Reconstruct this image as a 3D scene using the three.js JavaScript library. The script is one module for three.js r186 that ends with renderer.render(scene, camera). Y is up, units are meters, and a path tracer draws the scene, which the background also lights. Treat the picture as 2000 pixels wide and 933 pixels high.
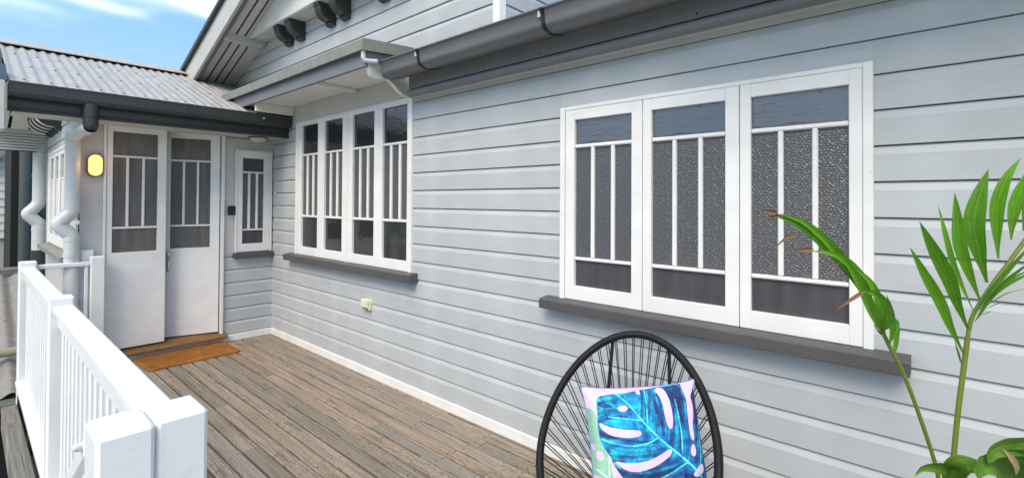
import * as THREE from 'three';
import { mergeGeometries, toCreasedNormals } from 'three/addons/utils/BufferGeometryUtils.js';

// ---------------------------------------------------------------- camera, sky, sun, exposure
const scene = new THREE.Scene();
const FOCAL = 947.852, PPY = 383.3335;                       // in photograph pixels (2000 wide)
const camera = new THREE.PerspectiveCamera(2 * Math.atan(550 / FOCAL) * 180 / Math.PI, 2000 / 1100, 0.05, 600);
camera.setViewOffset(2000, 1100, 0, 550 - PPY, 2000, 933);
camera.position.set(5.74738, 1.51, 2.33888);
camera.rotation.set(0.0112669, 0.725389, 0.0055601, 'YXZ');
camera.updateProjectionMatrix();
camera.updateMatrixWorld(true);

const renderer = new THREE.WebGLRenderer({ antialias: true });
renderer.toneMapping = THREE.LinearToneMapping;
renderer.toneMappingExposure = 1.25;
renderer.shadowMap.enabled = true;
renderer.setSize(1024, 477);

function rng(seed) { let s = seed | 0; return () => { s = (s + 0x6d2b79f5) | 0; let t = Math.imul(s ^ (s >>> 15), 1 | s); t = (t + Math.imul(t ^ (t >>> 7), 61 | t)) ^ t; return ((t ^ (t >>> 14)) >>> 0) / 4294967296; }; }
function hash(x, y, s) { let h = Math.imul(x, 374761393) ^ Math.imul(y, 668265263) ^ Math.imul(s, 1274126177); h = Math.imul(h ^ (h >>> 13), 1103515245); h ^= h >>> 16; return (h >>> 0) / 4294967296; }
const fade = (t) => t * t * (3 - 2 * t), lerp = (a, b, t) => a + (b - a) * t;
function vnoise(x, y, s = 0, px = 0, py = 0) {               // value noise, optionally periodic
  const xi = Math.floor(x), yi = Math.floor(y), fx = fade(x - xi), fy = fade(y - yi);
  const w = (v, p) => (p ? ((v % p) + p) % p : v);
  const x0 = w(xi, px), x1 = w(xi + 1, px), y0 = w(yi, py), y1 = w(yi + 1, py);
  return lerp(lerp(hash(x0, y0, s), hash(x1, y0, s), fx), lerp(hash(x0, y1, s), hash(x1, y1, s), fx), fy);
}
function fbm(x, y, s, o = 5, px = 0, py = 0) { let a = 0.5, r = 0, n = 0; for (let i = 0; i < o; i++) { r += a * vnoise(x, y, s + i * 17, px, py); n += a; a *= 0.5; x *= 2; y *= 2; px *= 2; py *= 2; } return r / n; }
const smooth = (a, b, x) => { const t = Math.min(1, Math.max(0, (x - a) / (b - a))); return t * t * (3 - 2 * t); };

{ // daylight sky: blue with streaky high cloud, the same all round
  const W = 1024, Hh = 512, d = new Float32Array(W * Hh * 4);
  for (let j = 0; j < Hh; j++) for (let i = 0; i < W; i++) {
    const el = ((j + 0.5) / Hh - 0.5) * Math.PI, az = ((i + 0.5) / W - 0.5) * 2 * Math.PI;
    const y = Math.sin(el), cx = Math.cos(el) * Math.cos(az), cz = Math.cos(el) * Math.sin(az);
    const o = (j * W + i) * 4;
    const h = Math.max(0, y), k = 1 - Math.exp(-h * 4.2);
    let r = lerp(0.72, 0.10, k), g = lerp(0.86, 0.40, k), b = lerp(0.95, 0.92, k);
    if (y > 0) {
      const q = 1 / (y + 0.18), u = cx * q, v = cz * q;
      const wx = fbm(u * 0.9 + 3, v * 0.9, 178, 3) - 0.5;
      const c = fbm(u * 4.2 + wx * 2.6, v * 1.5 + wx * 2.0 + 1.7, 184, 6);
      const big = fbm(u * 0.55 + 9, v * 0.55 + 4, 59, 3);
      const a = Math.min(1, smooth(0.47, 0.87, c + (big - 0.5) * 0.8)) * 0.95;
      r = lerp(r, 1.75, a); g = lerp(g, 1.77, a); b = lerp(b, 1.80, a);
    } else { r = 0.30; g = 0.31; b = 0.28; }
    d[o] = r; d[o + 1] = g; d[o + 2] = b; d[o + 3] = 1;
  }
  const t = new THREE.DataTexture(d, W, Hh, THREE.RGBAFormat, THREE.FloatType);
  t.mapping = THREE.EquirectangularReflectionMapping; t.magFilter = t.minFilter = THREE.LinearFilter; t.needsUpdate = true;
  scene.background = t; scene.environment = t;
}
const sun = new THREE.DirectionalLight(0xffefd9, 2.5);
sun.position.set(2.5 + 5.4, 13.6, 10.8); sun.target.position.set(2.5, 0, 0);
sun.castShadow = true; sun.shadow.radius = 55; sun.shadow.mapSize.set(2048, 2048);
Object.assign(sun.shadow.camera, { left: -10, right: 10, top: 10, bottom: -10, near: 1, far: 50 });
scene.add(sun, sun.target);
sun.name = 'sun';

// ---------------------------------------------------------------- helpers
const V = (x, y, z) => new THREE.Vector3(x, y, z);
function at(u, v, depth) { return V((u - 1000) / FOCAL * depth, -(v - PPY) / FOCAL * depth, -depth).applyMatrix4(camera.matrixWorld); }   // a point so far in front of the eye
const used = {};
const numbered = (n) => { used[n] = (used[n] ?? -1) + 1; return used[n] ? n + '_' + String(used[n]).padStart(3, '0') : n; };
function tag(o, label, category, group, kind) { o.userData.label = label; if (category) o.userData.category = category; if (group) o.userData.group = group; if (kind) o.userData.kind = kind; return o; }
function thing(name, pos = [0, 0, 0]) { const g = new THREE.Group(); g.name = numbered(name); g.position.set(...pos); scene.add(g); return g; }
function sub(name, parent) { const g = new THREE.Group(); g.name = numbered(name); parent.add(g); return g; }
function obj(name, geos, mat, parent = scene) {
  geos = (Array.isArray(geos) ? geos : [geos]).map((g) => (g.index ? g.toNonIndexed() : g));
  const m = new THREE.Mesh(geos.length > 1 ? mergeGeometries(geos) : geos[0], mat);
  m.name = numbered(name); m.castShadow = m.receiveShadow = true; parent.add(m); return m;
}
class Tri {                                                   // collects flat faces with a wanted outward side
  constructor() { this.p = []; this.n = []; this.u = []; }
  tri(a, b, c, out, ua, ub, uc) {
    const n = b.clone().sub(a).cross(c.clone().sub(a)).normalize();
    if (n.dot(out) < 0) { [b, c] = [c, b]; [ub, uc] = [uc, ub]; n.negate(); }
    for (const v of [a, b, c]) this.p.push(v.x, v.y, v.z), this.n.push(n.x, n.y, n.z);
    for (const w of [ua, ub, uc]) this.u.push(w[0], w[1]);
  }
  quad(a, b, c, d, out, ua, ub, uc, ud) { this.tri(a, b, c, out, ua, ub, uc); this.tri(a, c, d, out, ua, uc, ud); }
  build() { const g = new THREE.BufferGeometry(); g.setAttribute('position', new THREE.Float32BufferAttribute(this.p, 3)); g.setAttribute('normal', new THREE.Float32BufferAttribute(this.n, 3)); g.setAttribute('uv', new THREE.Float32BufferAttribute(this.u, 2)); return g; }
}
function boxUV(v, n) { const ax = Math.abs(n.x), ay = Math.abs(n.y), az = Math.abs(n.z); return az >= ax && az >= ay ? [v.x, v.y] : ax >= ay ? [v.z, v.y] : [v.x, v.z]; }
function box(x0, x1, y0, y1, z0, z1, c = 0.003) {              // box with chamfered edges
  const lo = [x0, y0, z0], hi = [x1, y1, z1], mid = V((x0 + x1) / 2, (y0 + y1) / 2, (z0 + z1) / 2);
  c = Math.min(c, (x1 - x0) / 3, (y1 - y0) / 3, (z1 - z0) / 3);
  const P = (s, a) => { const q = [0, 1, 2].map((i) => (s[i] > 0 ? hi[i] - (i === a ? 0 : c) : lo[i] + (i === a ? 0 : c))); return V(...q); };
  const T = new Tri();
  const face = (pts) => {
    const n = pts[1].clone().sub(pts[0]).cross(pts[2].clone().sub(pts[0])).normalize();
    const ctr = pts.reduce((s, p) => s.add(p), V(0, 0, 0)).multiplyScalar(1 / pts.length), out = ctr.sub(mid);
    if (n.dot(out) < 0) n.negate();
    const uv = pts.map((p) => boxUV(p, n));
    if (pts.length === 4) T.quad(...pts, n, ...uv); else T.tri(...pts, n, ...uv);
  };
  const S = [-1, 1];
  for (let a = 0; a < 3; a++) {
    const b = (a + 1) % 3, e = (a + 2) % 3;
    for (const s of S) face([[-1, -1], [1, -1], [1, 1], [-1, 1]].map(([p, q]) => { const v = [0, 0, 0]; v[a] = s; v[b] = p; v[e] = q; return P(v, a); }));
    for (const s of S) for (const t of S) face([[-1, a], [1, a], [1, b], [-1, b]].map(([w, f]) => { const v = [0, 0, 0]; v[a] = s; v[b] = t; v[e] = w; return P(v, f); }));
  }
  for (const s of S) for (const t of S) for (const w of S) face([0, 1, 2].map((a) => P([s, t, w], a)));
  return T.build();
}
function prism(poly, axis, t0, t1, crease) {                   // polygon [p, q] pushed along an axis: x -> (t, q, p), z -> (p, q, t), y -> (p, t, q)
  const at3 = (p, q, t) => (axis === 'x' ? V(t, q, p) : axis === 'z' ? V(p, q, t) : V(p, t, q));
  let area = 0; for (let i = 0; i < poly.length; i++) { const a = poly[i], b = poly[(i + 1) % poly.length]; area += a[0] * b[1] - b[0] * a[1]; }
  if (area < 0) poly = poly.slice().reverse();
  const T = new Tri(); let s = 0;
  for (let i = 0; i < poly.length; i++) {
    const a = poly[i], b = poly[(i + 1) % poly.length], L = Math.hypot(b[0] - a[0], b[1] - a[1]);
    if (L < 1e-6) continue;
    const out = at3((b[1] - a[1]) / L, -(b[0] - a[0]) / L, 0);
    T.quad(at3(a[0], a[1], t0), at3(a[0], a[1], t1), at3(b[0], b[1], t1), at3(b[0], b[1], t0), out, [t0, s], [t1, s], [t1, s + L], [t0, s + L]); s += L;
  }
  const c2 = poly.map((p) => new THREE.Vector2(p[0], p[1]));
  for (const f of THREE.ShapeUtils.triangulateShape(c2, [])) for (const t of [t0, t1]) {
    const sgn = (t === t0 ? -1 : 1) * Math.sign(t1 - t0);
    T.tri(...f.map((k) => at3(poly[k][0], poly[k][1], t)), at3(0, 0, sgn), ...f.map((k) => poly[k]));
  }
  const g = T.build();
  return crease ? toCreasedNormals(g, crease) : g;
}
function clipY(poly, lo, hi) {
  const cut = (pl, keep, c) => { const o = []; for (let i = 0; i < pl.length; i++) { const a = pl[i], b = pl[(i + 1) % pl.length], ka = keep(a), kb = keep(b); if (ka) o.push(a); if (ka !== kb) { const t = (c - a[1]) / (b[1] - a[1]); o.push([a[0] + (b[0] - a[0]) * t, c]); } } return o; };
  return cut(cut(poly, (p) => p[1] >= lo - 1e-9, lo), (p) => p[1] <= hi + 1e-9, hi);
}
function tube(points, r, seg = 24, rad = 10, tension = 0.5) { return new THREE.TubeGeometry(new THREE.CatmullRomCurve3(points.map((p) => (p.isVector3 ? p : V(...p))), false, 'catmullrom', tension), seg, r, rad).toNonIndexed(); }
function rod(a, b, r, rad = 8, r2 = r) {
  a = a.isVector3 ? a : V(...a); b = b.isVector3 ? b : V(...b);
  const d = b.clone().sub(a), g = new THREE.CylinderGeometry(r2, r, d.length(), rad).toNonIndexed();
  g.applyQuaternion(new THREE.Quaternion().setFromUnitVectors(V(0, 1, 0), d.clone().normalize())); g.translate((a.x + b.x) / 2, (a.y + b.y) / 2, (a.z + b.z) / 2); return g;
}
function ball(c, r, sx = 1, sy = 1, sz = 1) { const g = new THREE.SphereGeometry(r, 16, 12).toNonIndexed(); g.scale(sx, sy, sz); g.translate(...c); return g; }
function beamGeo(L, w, h, from, to, up = V(0, 1, 0), c = 0.003) {   // box of section w x h laid from one point to another; h is along up
  const d = to.clone().sub(from), X = d.clone().normalize(), Z = X.clone().cross(up).normalize(), Y = Z.clone().cross(X);
  const g = box(0, d.length(), -h / 2, h / 2, -w / 2, w / 2, c);
  g.applyMatrix4(new THREE.Matrix4().makeBasis(X, Y, Z)); g.translate(from.x, from.y, from.z); return g;
}

// ---------------------------------------------------------------- textures and materials
function dataTex(w, h, f, srgb, repeat) {
  const d = new Uint8Array(w * h * 4);
  for (let j = 0; j < h; j++) for (let i = 0; i < w; i++) { const c = f(i, j), o = (j * w + i) * 4; const [r, g, b] = Array.isArray(c) ? c : [c, c, c]; d[o] = Math.max(0, Math.min(255, r * 255)); d[o + 1] = Math.max(0, Math.min(255, g * 255)); d[o + 2] = Math.max(0, Math.min(255, b * 255)); d[o + 3] = 255; }
  const t = new THREE.DataTexture(d, w, h); t.wrapS = t.wrapT = THREE.RepeatWrapping; t.magFilter = THREE.LinearFilter; t.minFilter = THREE.LinearMipmapLinearFilter; t.generateMipmaps = true;
  if (srgb) t.colorSpace = THREE.SRGBColorSpace;
  if (repeat) t.repeat.set(repeat[0], repeat[1]);
  t.needsUpdate = true; return t;
}
const paintTone = dataTex(512, 512, (i, j) => {                 // slight mottling and specks of grime in old paint
  const a = fbm(i / 64, j / 64, 3, 5, 8, 8), b = fbm(i / 256 * 3, j / 32, 8, 4, 6, 16), sp = hash(i >> 1, j >> 1, 5) > 0.9998 ? 0.88 : 1;
  return (0.90 + 0.07 * a + 0.05 * b) * sp;
}, true, [0.7, 0.7]);
const brush = dataTex(512, 512, (i, j) => 0.55 * fbm(i / 64, j / 4, 23, 4, 8, 128) + 0.45 * fbm(i / 16, j / 16, 41, 3, 32, 32), false, [1.6, 1.6]);
const grimeTone = dataTex(512, 512, (i, j) => { const a = fbm(i / 40, j / 40, 71, 5, 12.8 | 0, 12.8 | 0), st = fbm(i / 9, j / 120, 77, 4, 56, 4); return [0.79 + 0.16 * a * st + 0.1 * a, 0.79 + 0.16 * a * st + 0.105 * a, 0.775 + 0.16 * a * st + 0.1 * a]; }, true, [1.3, 1.3]);
const STD = (o) => new THREE.MeshStandardMaterial(o);
const lin = (r, g, b) => new THREE.Color().setRGB(r, g, b);
const M = {
  wall: STD({ color: lin(0.505, 0.535, 0.558), roughness: 0.62, map: paintTone, bumpMap: brush, bumpScale: 0.0006 }),
  beige: STD({ color: lin(0.57, 0.56, 0.55), roughness: 0.6, map: paintTone, bumpMap: brush, bumpScale: 0.0006 }),
  white: STD({ color: lin(0.85, 0.85, 0.84), roughness: 0.42, map: paintTone, bumpMap: brush, bumpScale: 0.0004 }),
  rail: STD({ color: lin(0.82, 0.84, 0.85), roughness: 0.38, map: paintTone, bumpMap: brush, bumpScale: 0.0004 }),
  charcoal: STD({ color: lin(0.075, 0.075, 0.082), roughness: 0.45, map: paintTone, bumpMap: brush, bumpScale: 0.0005 }),
  gutter: STD({ color: lin(0.15, 0.153, 0.163), roughness: 0.42, map: paintTone, bumpMap: brush, bumpScale: 0.0003 }),
  fascia: STD({ color: lin(0.185, 0.19, 0.205), roughness: 0.45, map: paintTone, bumpMap: brush, bumpScale: 0.0003 }),
  cream: STD({ color: lin(0.80, 0.78, 0.72), roughness: 0.5, map: paintTone, bumpMap: brush, bumpScale: 0.0004 }),
  dark: STD({ color: lin(0.035, 0.041, 0.042), roughness: 0.42, map: paintTone }),
  sill: STD({ color: lin(0.088, 0.086, 0.087), roughness: 0.5, map: paintTone, bumpMap: brush, bumpScale: 0.001 }),
  void: STD({ color: lin(0.012, 0.012, 0.014), roughness: 0.9 }),
  flashing: STD({ color: lin(0.30, 0.305, 0.28), roughness: 0.6, map: grimeTone }),
  pvc: STD({ color: lin(0.62, 0.65, 0.66), roughness: 0.35, map: paintTone }),
  roof: STD({ color: lin(0.43, 0.42, 0.41), roughness: 0.5, map: grimeTone }),
  cap: STD({ color: lin(0.50, 0.47, 0.44), roughness: 0.6, map: grimeTone }),
  steel: STD({ color: lin(0.62, 0.62, 0.60), roughness: 0.32, metalness: 0.6 }),
  black: STD({ color: lin(0.012, 0.012, 0.013), roughness: 0.38 }),
  brown: STD({ color: lin(0.19, 0.105, 0.045), roughness: 0.55 }),
};
// pressed and rolled glass: bump of small pebbles, of long ripples, of fine frosting
const pebbleTex = (() => {
  const n = 512, cells = 16, pts = [];
  for (let y = 0; y < cells; y++) for (let x = 0; x < cells; x++) pts.push([(x + 0.5 + (hash(x, y, 1) - 0.5) * 0.7 + (y % 2) * 0.5) / cells, (y + 0.5 + (hash(x, y, 2) - 0.5) * 0.7) / cells]);
  return dataTex(n, n, (i, j) => {
    const u = i / n, v = j / n, cx = Math.floor(u * cells), cy = Math.floor(v * cells); let d1 = 9, d2 = 9;
    for (let b = -2; b <= 2; b++) for (let a = -2; a <= 2; a++) {
      const gx = cx + a, gy = cy + b, wx = ((gx % cells) + cells) % cells, wy = ((gy % cells) + cells) % cells, p = pts[wy * cells + wx];
      const d = Math.hypot(p[0] + (gx - wx) / cells - u, p[1] + (gy - wy) / cells - v) * cells;
      if (d < d1) { d2 = d1; d1 = d; } else if (d < d2) d2 = d;
    }
    return Math.min(1, Math.sqrt(Math.max(0, d2 - d1)) * 0.9);
  }, false, [1 / 0.23, 1 / 0.17]);
})();
const rippleTex = dataTex(512, 512, (i, j) => 0.7 * fbm(i / 64, j / 18 + 2 * fbm(i / 128, j / 128, 4, 2, 4, 4), 51, 3, 8, 28) + 0.3 * fbm(i / 20, j / 14, 57, 2, 26, 37), false, [1 / 0.5, 1 / 0.5]);
const frostTex = dataTex(512, 512, (i, j) => fbm(i / 8, j / 8, 61, 4, 64, 64), false, [1 / 0.25, 1 / 0.25]);
const frostTone = dataTex(512, 512, (i, j) => 0.72 + 0.28 * fbm(i / 32, j / 256, 66, 5, 16, 2), true, [1 / 0.6, 1 / 0.6]);
const glass = (c, rough, bump, scale, ior = 1.6, map) => new THREE.MeshPhysicalMaterial({ color: lin(...c), roughness: rough, ior, bumpMap: bump, bumpScale: scale, map: map ?? null });
const G = {
  pebble: glass([0.070, 0.070, 0.075], 0.22, pebbleTex, 0.0024, 1.8),
  ripple: glass([0.06, 0.058, 0.062], 0.16, rippleTex, 0.0012, 2.3),
  frost: glass([0.085, 0.082, 0.092], 0.42, frostTex, 0.0006, 1.5, frostTone),
  clear: glass([0.022, 0.024, 0.025], 0.05, rippleTex, 0.0006, 1.7),
  door: glass([0.165, 0.155, 0.148], 0.35, pebbleTex, 0.0022, 1.5, frostTone),
  doorTop: glass([0.17, 0.16, 0.152], 0.4, rippleTex, 0.004, 1.5, frostTone),
};

// ---------------------------------------------------------------- ground, hills
const grassTex = dataTex(512, 512, (i, j) => { const a = fbm(i / 24, j / 24, 91, 5, 21, 21), b = hash(i, j, 9); return [0.25 + 0.18 * a + 0.06 * b, 0.31 + 0.2 * a + 0.07 * b, 0.13 + 0.1 * a]; }, true, [0.6, 0.6]);
{
  const g = new THREE.PlaneGeometry(800, 800, 1, 1); g.rotateX(-Math.PI / 2); g.translate(0, -1.75, 0);
  const uv = g.attributes.uv; for (let i = 0; i < uv.count; i++) uv.setXY(i, uv.getX(i) * 800, uv.getY(i) * 800);
  tag(obj('ground', g, STD({ map: grassTex, roughness: 1, color: lin(0.8, 0.8, 0.8) })), 'dark mossy green garden ground below the timber deck', null, null, 'structure');
  const cw = dataTex(256, 256, (i, j) => 0.72 + 0.25 * fbm(i / 32, j / 32, 95, 5, 8, 8), true, [0.3, 0.3]);
  tag(obj('added_bounce_slab', box(-4, 16, -1.8, -1.70, 3.3, 13, 0.01), STD({ map: cw, color: lin(0.75, 0.74, 0.71), roughness: 0.9 })), 'pale concrete slab added out of view to bounce light up to the soffits', null, null, 'structure');  // added for its bounce, brightens the soffits from below
  // wooded hills round the place: seen only as the dark skyline mirrored in the clear window panes
  const hp = [], hi = [], N = 260, R = 9;
  for (let i = 0; i <= N; i++) for (let j = 0; j <= R; j++) {
    const a = i / N * Math.PI * 2, r = 85 + j * 9 + 14 * vnoise(i * 0.1, 3, 7, 26), hgt = (9 + 9 * fbm(i / N * 13, 0.5, 15, 4, 13)) * Math.sin(Math.min(1, j / 5) * Math.PI / 2) + (j > 0 ? 2.2 * hash(i % N, j, 4) : 0);
    const vis = smooth(-0.35, 0.15, Math.sin(a) + 0.0);           // lower behind the house
    hp.push(Math.cos(a) * r, -1.8 + hgt * (0.12 + 0.88 * vis), Math.sin(a) * r);
  }
  for (let i = 0; i < N; i++) for (let j = 0; j < R; j++) { const a = i * (R + 1) + j, b = a + R + 1; hi.push(a, a + 1, b, b, a + 1, b + 1); }
  const hg = new THREE.BufferGeometry(); hg.setAttribute('position', new THREE.Float32BufferAttribute(hp, 3)); hg.setAttribute('uv', new THREE.Float32BufferAttribute(hp.flatMap((_, k) => (k % 3 === 0 ? [hp[k] * 0.2, hp[k + 2] * 0.2] : [])), 2)); hg.setIndex(hi); hg.computeVertexNormals();
  tag(obj('hills', hg, STD({ map: grassTex, color: lin(0.55, 0.6, 0.5), roughness: 1, side: THREE.DoubleSide })), 'dark wooded hills far round the house', null, null, 'structure');
}

// ---------------------------------------------------------------- timber deck
const woodTex = (() => {                                        // eight weathered boards side by side: 3.6 m long, 0.1 m each
  const W = 2048, Hh = 512;
  const base = [[0.60, 0.55, 0.505], [0.56, 0.515, 0.475], [0.63, 0.585, 0.54], [0.545, 0.49, 0.445], [0.585, 0.545, 0.51], [0.61, 0.55, 0.50], [0.535, 0.50, 0.465], [0.595, 0.535, 0.485]];
  return dataTex(W, Hh, (i, j) => {
    const k = j >> 6, v = (j & 63) / 64, x = i / W * 3.6;
    const gr = fbm(i / 256, v * 22 + fbm(i / 128, v * 3, 100 + k, 3, 16) * 4, 130 + k, 4, 8);
    const mold = fbm(i / 8, v * 14, 160 + k, 4, 256), patch = fbm(i / 200, v * 1.6, 190 + k, 4, 10), red = fbm(i / 160, v * 2, 220 + k, 3, 12);
    const fine = fbm(i / 3, v * 30, 250 + k, 2, 682);
    let t = 0.80 + 0.46 * (gr - 0.5) + 0.14 * (fine - 0.5);
    t -= 0.26 * smooth(0.52, 0.80, mold * 0.36 + patch * 0.68);
    t += 0.11 * smooth(0.50, 0.72, patch);
    const chip = hash(i >> 3, j >> 2, 7 + k) > 0.9935 ? 0.82 : 1, worm = hash(i >> 2, j >> 1, 17 + k) > 0.9965 ? 0.5 : 1;
    t *= chip * worm;
    const rr = smooth(0.55, 0.75, red) * 0.028;
    return [(base[k][0] - 0.004 + rr * 0.6) * t * 1.20, (base[k][1] + 0.004) * t * 1.215, (base[k][2] + 0.002 - rr * 0.4) * t * 1.21];
  }, true, [1, 1]);
})();
const woodBump = dataTex(1024, 256, (i, j) => 0.7 * fbm(i / 128, j / 5, 301, 4, 8, 51) + 0.3 * fbm(i / 6, j / 4, 303, 3, 170, 64), false, [1, 1]);
const deckMats = [0, 1, 2, 3, 4].map((k) => STD({ map: woodTex, bumpMap: woodBump, bumpScale: 0.003, roughness: 0.85, color: lin(...[[0.92, 0.90, 0.89], [0.86, 0.83, 0.81], [1.0, 0.975, 0.96], [0.92, 0.86, 0.82], [0.83, 0.81, 0.80]][k]) }));
function plankUV(g, row, off) {                                 // u along the board, v inside the board's own strip of the texture
  const p = g.attributes.position, uv = g.attributes.uv, bb = (g.computeBoundingBox(), g.boundingBox), w = bb.max.z - bb.min.z;
  for (let i = 0; i < uv.count; i++) uv.setXY(i, (p.getX(i) + off) / 3.6, (row + 0.04 + 0.92 * (p.getZ(i) - bb.min.z) / w) / 8);
  return g;
}
{
  const deck = thing('deck'); tag(deck, 'weathered grey brown timber deck along the weatherboard wall', null, null, 'structure');
  const rnd = rng(77), P = 0.0987, nails = [];
  const butts = { 2: [1.16, 3.6], 3: [1.25, 4.4], 5: [2.88, 5.2], 6: [1.40, 3.43], 7: [3.35, 6.0], 9: [2.05, 4.7], 11: [1.79, 4.1], 4: [3.85], 8: [0.9, 4.5], 10: [3.3], 12: [2.6, 5.1], 14: [3.2], 16: [2.3, 4.8], 18: [3.6], 1: [2.7, 5.4], 13: [4.6], 15: [1.5, 4.2] };
  for (let n = 0; n < 21; n++) {
    const z0 = n ? 0.034 + (n - 1) * P + 0.0062 : -0.02, z1 = 0.034 + n * P - 0.0062;
    if (z0 > 2.04) break;
    const cuts = [-0.02, ...(butts[n] ?? [3.1]), 8.2];
    for (let c = 0; c + 1 < cuts.length; c++) {
      const x0 = cuts[c] + (c ? 0.0015 : 0), x1 = cuts[c + 1] - 0.0015, dy = (rnd() - 0.5) * 0.003;
      const g = plankUV(box(x0, x1, -0.036, dy, z0, Math.min(z1, 2.06), 0.003), Math.floor(rnd() * 8), rnd() * 3.6);
      obj('plank', g, deckMats[Math.floor(rnd() * 5)], deck);
    }
    for (let x = 0.32; x < 8; x += 0.46) for (const f of [0.22, 0.78]) if (n) nails.push([x + (rnd() - 0.5) * 0.03, lerp(z0, z1, f + (rnd() - 0.5) * 0.1)]);
  }
  const ng = new THREE.CylinderGeometry(0.0036, 0.0036, 0.004, 8), im = new THREE.InstancedMesh(ng, STD({ color: lin(0.035, 0.03, 0.028), roughness: 0.7 }), nails.length);
  im.name = 'nail'; nails.forEach(([x, z], i) => im.setMatrixAt(i, new THREE.Matrix4().makeTranslation(x, 0.0005, z))); im.userData.kind = 'stuff'; deck.add(im);
  for (let x = 0.3; x < 8; x += 0.92) obj('joist', box(x, x + 0.05, -0.17, -0.03, 0, 2.05), M.void, deck);
  obj('bearer', plankUV(box(0.28, 8.2, -0.28, -0.105, 2.045, 2.135, 0.006), 6, 0.3), STD({ map: woodTex, bumpMap: woodBump, bumpScale: 0.003, roughness: 0.9, color: lin(0.80, 0.84, 0.88) }), deck).userData.label = 'grey timber beam along the outer deck edge';
  for (const x of [0.6, 3.2, 5.8]) obj('stump', box(x, x + 0.1, -1.75, -0.28, 1.95, 2.05), M.charcoal, deck);
}

// ---------------------------------------------------------------- the house
const house = thing('weatherboard_house'); tag(house, 'pale grey weatherboard house with white windows, charcoal gutters and gabled roofs', 'house');
const JOINT = (n) => 0.07 + 0.1388 * n, PITCH = 0.1388;
const profile = (y0) => [[-0.03, y0 + 0.001], [-0.0006, y0 + 0.001], [0, y0 + 0.0025], [0, y0 + 0.104], [-0.0105, y0 + 0.1358], [-0.03, y0 + 0.1358]];
const wallTones = [0.97, 1, 1.02, 0.985].map((k) => { const m = M.wall.clone(); m.color.multiplyScalar(k); return m; });
let boardNo = 0;
function board(parent, axis, a, b, y0, lo = -9, hi = 99, base = 0) {
  const poly = clipY(profile(y0), lo, hi).map(([d, y]) => [d + base, y]);
  if (poly.length < 3 || b - a < 0.01) return;
  obj('weatherboard', prism(poly, axis, a, b), wallTones[boardNo++ % 4], parent);
}
{ // long wall, facing the deck
  const w = sub('long_wall', house);
  const holes = [[0.618, 2.627, 0.92, 2.34], [4.068, 5.548, 0.92, 2.05]];
  for (let n = 0; JOINT(n) < 2.55; n++) {
    const y0 = JOINT(n), y1 = y0 + PITCH;
    const hit = holes.filter((h) => y1 > h[2] + 0.004 && y0 < h[3] - 0.004);
    let x = -0.03;
    for (const h of hit) {
      board(w, 'x', x, h[0], y0);
      if (y0 < h[2]) board(w, 'x', h[0], h[1], y0, -9, h[2]);
      if (y1 > h[3]) board(w, 'x', h[0], h[1], y0, h[3], 99);
      x = h[1];
    }
    board(w, 'x', x, 8.2, y0);
  }
  obj('base_board', box(0.0, 8.2, -0.12, 0.066, -0.02, 0.012, 0.004), M.white, w);
  obj('backing', [box(-0.02, 8.2, -0.3, 2.6, -0.2, -0.045)], M.void, w);
  // the upper gable wall above the hood and the gutter
  const u = sub('gable_wall', house);
  const rake = (y) => (y - 3.456) / 0.365;
  for (let n = 18; JOINT(n) < 3.4; n++) {
    const y0 = JOINT(n), x0 = Math.max(-1.5, rake(y0)), x1 = 3.5;
    if (x1 - x0 > 0.2) board(u, 'x', x0, x1, y0);
  }
  obj('backing', prism([[-1.6, 2.5], [3.5, 2.5], [3.5, 4.3], [3.0, 4.5], [-1.6, 2.86]], 'z', -0.2, -0.04), M.void, u);
  obj('corner_board', box(3.5, 3.56, 2.5, 4.3, -0.06, 0.012, 0.004), M.white, u);
  const s = sub('side_wall', house);
  for (let n = 16; JOINT(n) < 3.6; n++) board(s, 'z', -4, -0.06, JOINT(n), -9, 99, 3.55);
  obj('backing', box(3.3, 3.515, 2.4, 3.6, -4, -0.06), M.void, s);
}
{ // end wall with the entry doors, facing +x
  const w = sub('entry_wall', house);
  for (let n = 0; n < 7; n++) board(w, 'z', -0.03, 0.503, JOINT(n), -9, 0.94);
  obj('wall_panel', [box(-0.03, -0.002, 0.93, 2.185, 0.40, 0.503, 0.001), box(-0.03, -0.002, 2.066, 2.185, -0.03, 0.40, 0.001)], M.beige, w);
  obj('wall_panel', box(-0.03, 0.0, 2.192, 2.45, -0.03, 1.66, 0.003), M.beige, w);
  obj('wall_panel', box(-0.2, 0.0, -0.3, 2.19, 1.503, 1.66, 0.004), M.beige, w);
  obj('base_board', box(-0.02, 0.014, -0.12, 0.064, 0.014, 0.5, 0.004), M.white, w);
  obj('base_board', box(-0.1, 0.03, -0.12, 0.05, 0.505, 1.50, 0.004), M.white, w);
  obj('backing', [box(-0.6, -0.5, -0.3, 2.6, -0.2, 1.65), box(-0.5, -0.03, 2.24, 2.46, 0, 1.65), box(-0.5, -0.2, -0.3, 0.03, 0.02, 1.65), box(-0.5, -0.035, 0, 2.5, -0.03, 0.5), box(-0.5, -0.21, 0, 2.5, 1.48, 1.6)], M.void, w);
}
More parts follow.
